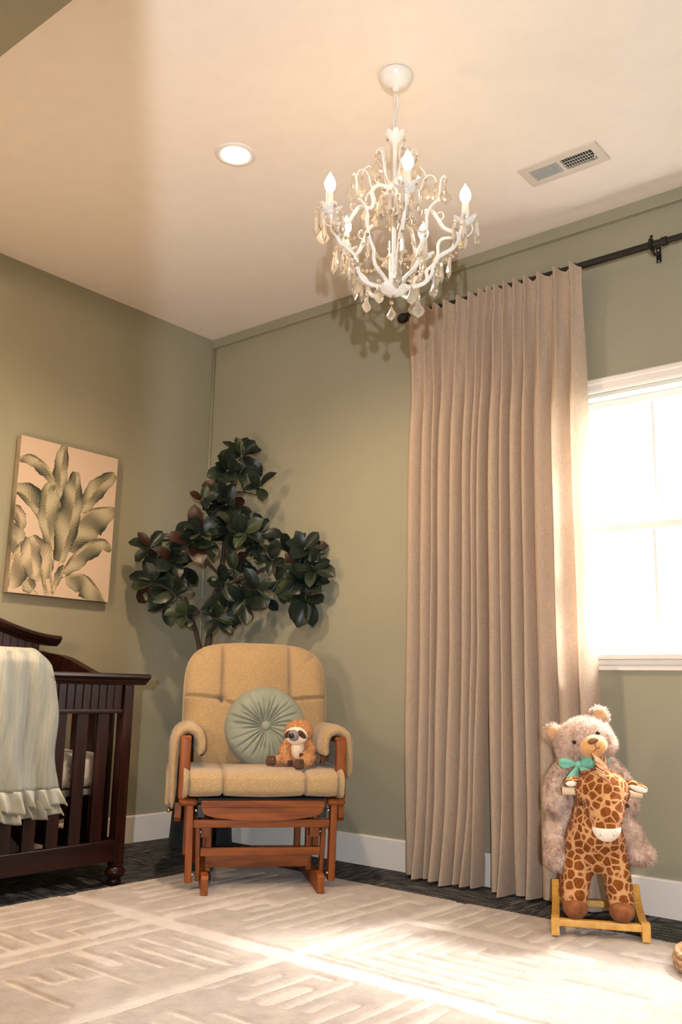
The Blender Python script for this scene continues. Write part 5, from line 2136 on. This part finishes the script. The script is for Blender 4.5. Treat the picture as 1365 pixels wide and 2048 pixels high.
# ================================================================== TEDDY BEAR
def build_bear():
    off = RKM @ Vector((-0.008, 0.30, 0.328))
    root = thing('plush_teddy_bear', 'large pinkish beige plush teddy bear with mint bow, seated behind the giraffe head', 'plush toy', off, RK_ROT)
    O = Vector((-0.03, 0.30, 0.335))
    F = fur_mat('frosted_bear_fur', (0.26, 0.145, 0.095), (0.50, 0.36, 0.285), (0.66, 0.52, 0.44), 30)
    FI = fur_mat('frosted_bear_fur_tips', (0.36, 0.235, 0.17), (0.68, 0.54, 0.46), (0.84, 0.74, 0.67), 26)
    let_through(FI, 0.5)
    EAR = noisy('peach_plush', (0.44, 0.23, 0.12), (0.54, 0.31, 0.17), 60, 0.9)
    MZ = noisy('peach_velour', (0.56, 0.28, 0.10), (0.64, 0.34, 0.13), 60, 0.85, sheen=0.4)
    NS = noisy('brown_nose', (0.15, 0.060, 0.028), (0.20, 0.085, 0.042), 60, 0.6)
    BK = mat('bear_eye', (0.008, 0.006, 0.006), 0.1)
    BOW = noisy('mint_fabric', (0.14, 0.44, 0.33), (0.20, 0.54, 0.42), 25, 0.8, sheen=0.3)

    def L(p):
        return Vector(p) - O
    roll = math.radians(22)
    HC = Vector((-0.050, 0.225, 0.592))
    # right ear higher: roll about the view axis; face turned a little to the viewer's right
    RH = Matrix.Rotation(-roll, 3, 'Y') @ Matrix.Rotation(math.radians(8), 3, 'Z')

    def hp(p):
        return HC + RH @ Vector(p)
    bm = bmesh.new()
    ellipsoid(bm, L((-0.030, 0.298, 0.432)), (0.100, 0.080, 0.104))
    ellipsoid(bm, L((-0.035, 0.268, 0.505)), (0.080, 0.065, 0.060))
    ellipsoid(bm, HC - O, (0.101, 0.085, 0.082), RH, 20, 14)
    ellipsoid(bm, hp((-0.055, -0.010, -0.030)) - O, (0.048, 0.055, 0.042), RH)
    ellipsoid(bm, hp((0.055, -0.010, -0.030)) - O, (0.048, 0.055, 0.042), RH)
    for sx in (-1, 1):
        e = hp((sx * 0.086, 0.012, 0.062))
        ellipsoid(bm, e - O, (0.036, 0.018, 0.036), RH @ Matrix.Rotation(sx * 0.35, 3, 'Y'), 16, 10)
    limb(bm, [L((-0.100, 0.268, 0.515)), L((-0.142, 0.235, 0.452)), L((-0.150, 0.205, 0.380))], [0.036, 0.040, 0.040])
    limb(bm, [L((0.024, 0.270, 0.515)), L((0.066, 0.250, 0.460)), L((0.086, 0.225, 0.390))], [0.036, 0.040, 0.040])
    limb(bm, [L((-0.092, 0.262, 0.362)), L((-0.142, 0.215, 0.305)), L((-0.147, 0.165, 0.235))], [0.048, 0.046, 0.042])
    ellipsoid(bm, L((-0.145, 0.135, 0.222)), (0.046, 0.052, 0.046))
    limb(bm, [L((0.040, 0.262, 0.345)), L((0.085, 0.210, 0.300)), L((0.102, 0.165, 0.252))], [0.050, 0.048, 0.042])
    ellipsoid(bm, L((0.117, 0.128, 0.246)), (0.048, 0.056, 0.036))
    body = blob('body', bm, F, root, 0.0065, 6)
    fur('fur', body, FI, root, 42000, 0.013, 0.0010, 0.7, 0.45)
    for sx in (-1, 1):
        bm = bmesh.new()
        ellipsoid(bm, hp((sx * 0.088, -0.008, 0.064)) - O, (0.023, 0.010, 0.023), RH)
        finish('inner_ear', bm, EAR, root, smooth=True)
        bm = bmesh.new()
        ellipsoid(bm, hp((sx * 0.043, -0.083, 0.014)) - O, (0.0072, 0.006, 0.0072))
        finish('eye', bm, BK, root, smooth=True)
    bm = bmesh.new()
    ellipsoid(bm, hp((0.012, -0.082, -0.020)) - O, (0.048, 0.034, 0.037), RH, 20, 14)
    mz = finish('muzzle', bm, MZ, root, smooth=True)
    bm = bmesh.new()
    ellipsoid(bm, hp((0.013, -0.113, -0.002)) - O, (0.019, 0.009, 0.0105), RH)
    finish('nose', bm, NS, mz, smooth=True)
    bm = bmesh.new()

    def onm(x, z):
        q = 1 - (x / 0.048) ** 2 - ((z) / 0.037) ** 2
        return hp((0.012 + x, -0.082 - 0.0345 * math.sqrt(max(q, 0.0)), -0.020 + z)) - O
    tube(bm, [onm(0.001, 0.010), onm(0.001, 0.002), onm(0.001, -0.008)], 0.0011, 5)
    tube(bm, [onm(0.001, -0.008), onm(-0.006, -0.013), onm(-0.014, -0.014)], 0.0011, 5)
    tube(bm, [onm(0.001, -0.008), onm(0.008, -0.011), onm(0.013, -0.008)], 0.0011, 5)
    finish('mouth_stitch', bm, BK, mz)
    # mint ribbon collar and bow
    bc = Vector((-0.072, 0.163, 0.520))
    bm = bmesh.new()
    ring = []
    for k in range(25):
        a = 2 * PI * k / 24
        ring.append(L((-0.045 + 0.078 * math.cos(a), 0.250 + 0.074 * math.sin(a), 0.522 + 0.012 * math.cos(a))))
    tube(bm, ring, 0.011, 8, cap=False, squash=0.35)
    finish('collar', bm, BOW, root, smooth=True)

    def petal(a, b, wid, thick):
        a, b = Vector(a), Vector(b)
        d = b - a
        R_ = d.to_track_quat('X', 'Z').to_matrix()
        b2 = bmesh.new()
        vs = ellipsoid(b2, (0, 0, 0), (d.length / 2, thick, wid / 2), None, 16, 12)
        for v in vs:
            t = v.co.x / d.length + 0.5
            v.co.z *= (0.30 + 1.1 * t) if t < 0.75 else 1.12
            v.co.y += 0.006 * math.sin(v.co.z / wid * 9) * t
        for v in vs:
            v.co = R_ @ v.co + (a + b) / 2
        return b2
    for nm, e, wd in (('bow_loop', (-0.066, -0.010, 0.004), 0.036), ('bow_loop', (0.055, -0.012, 0.016), 0.046), ('bow_tail', (-0.034, -0.026, -0.080), 0.044), ('bow_tail', (0.040, -0.018, -0.046), 0.034)):
        finish(nm, petal(L(bc), L(bc + Vector(e)), wd, 0.010), BOW, root, smooth=True)
    bm = bmesh.new()
    ellipsoid(bm, L(bc + Vector((0, -0.008, 0))), (0.011, 0.010, 0.013))
    finish('bow_knot', bm, BOW, root, smooth=True)


build_bear()

# ================================================================== WOVEN BASKET at the right edge
def build_basket():
    c = (2.918, -0.575, 0.0165)
    root = thing('woven_basket', 'natural braided basket on the rug, mostly beyond the right picture edge', 'basket', c)
    W_ = noisy('natural_seagrass', (0.36, 0.20, 0.10), (0.56, 0.36, 0.21), 60, 0.85, bs=0.4)
    bm = bmesh.new()
    lathe(bm, [(0.0, 0.0), (0.148, 0.0), (0.156, 0.01), (0.156, 0.044), (0.148, 0.044), (0.144, 0.012), (0.0, 0.012)], 40)
    finish('body', bm, W_, root, smooth=40)
    for z, r in ((0.010, 0.160), (0.026, 0.162), (0.042, 0.158)):
        bm = bmesh.new()
        for st in (0, PI):
            pts = [((r + 0.004 * math.cos(40 * a + st)) * math.cos(a), (r + 0.004 * math.cos(40 * a + st)) * math.sin(a), z + 0.005 * math.sin(40 * a + st)) for a in [i * 2 * PI / 240 for i in range(241)]]
            tube(bm, pts, 0.005, 5, cap=False)
        finish('braid', bm, W_, root, smooth=True)


build_basket()
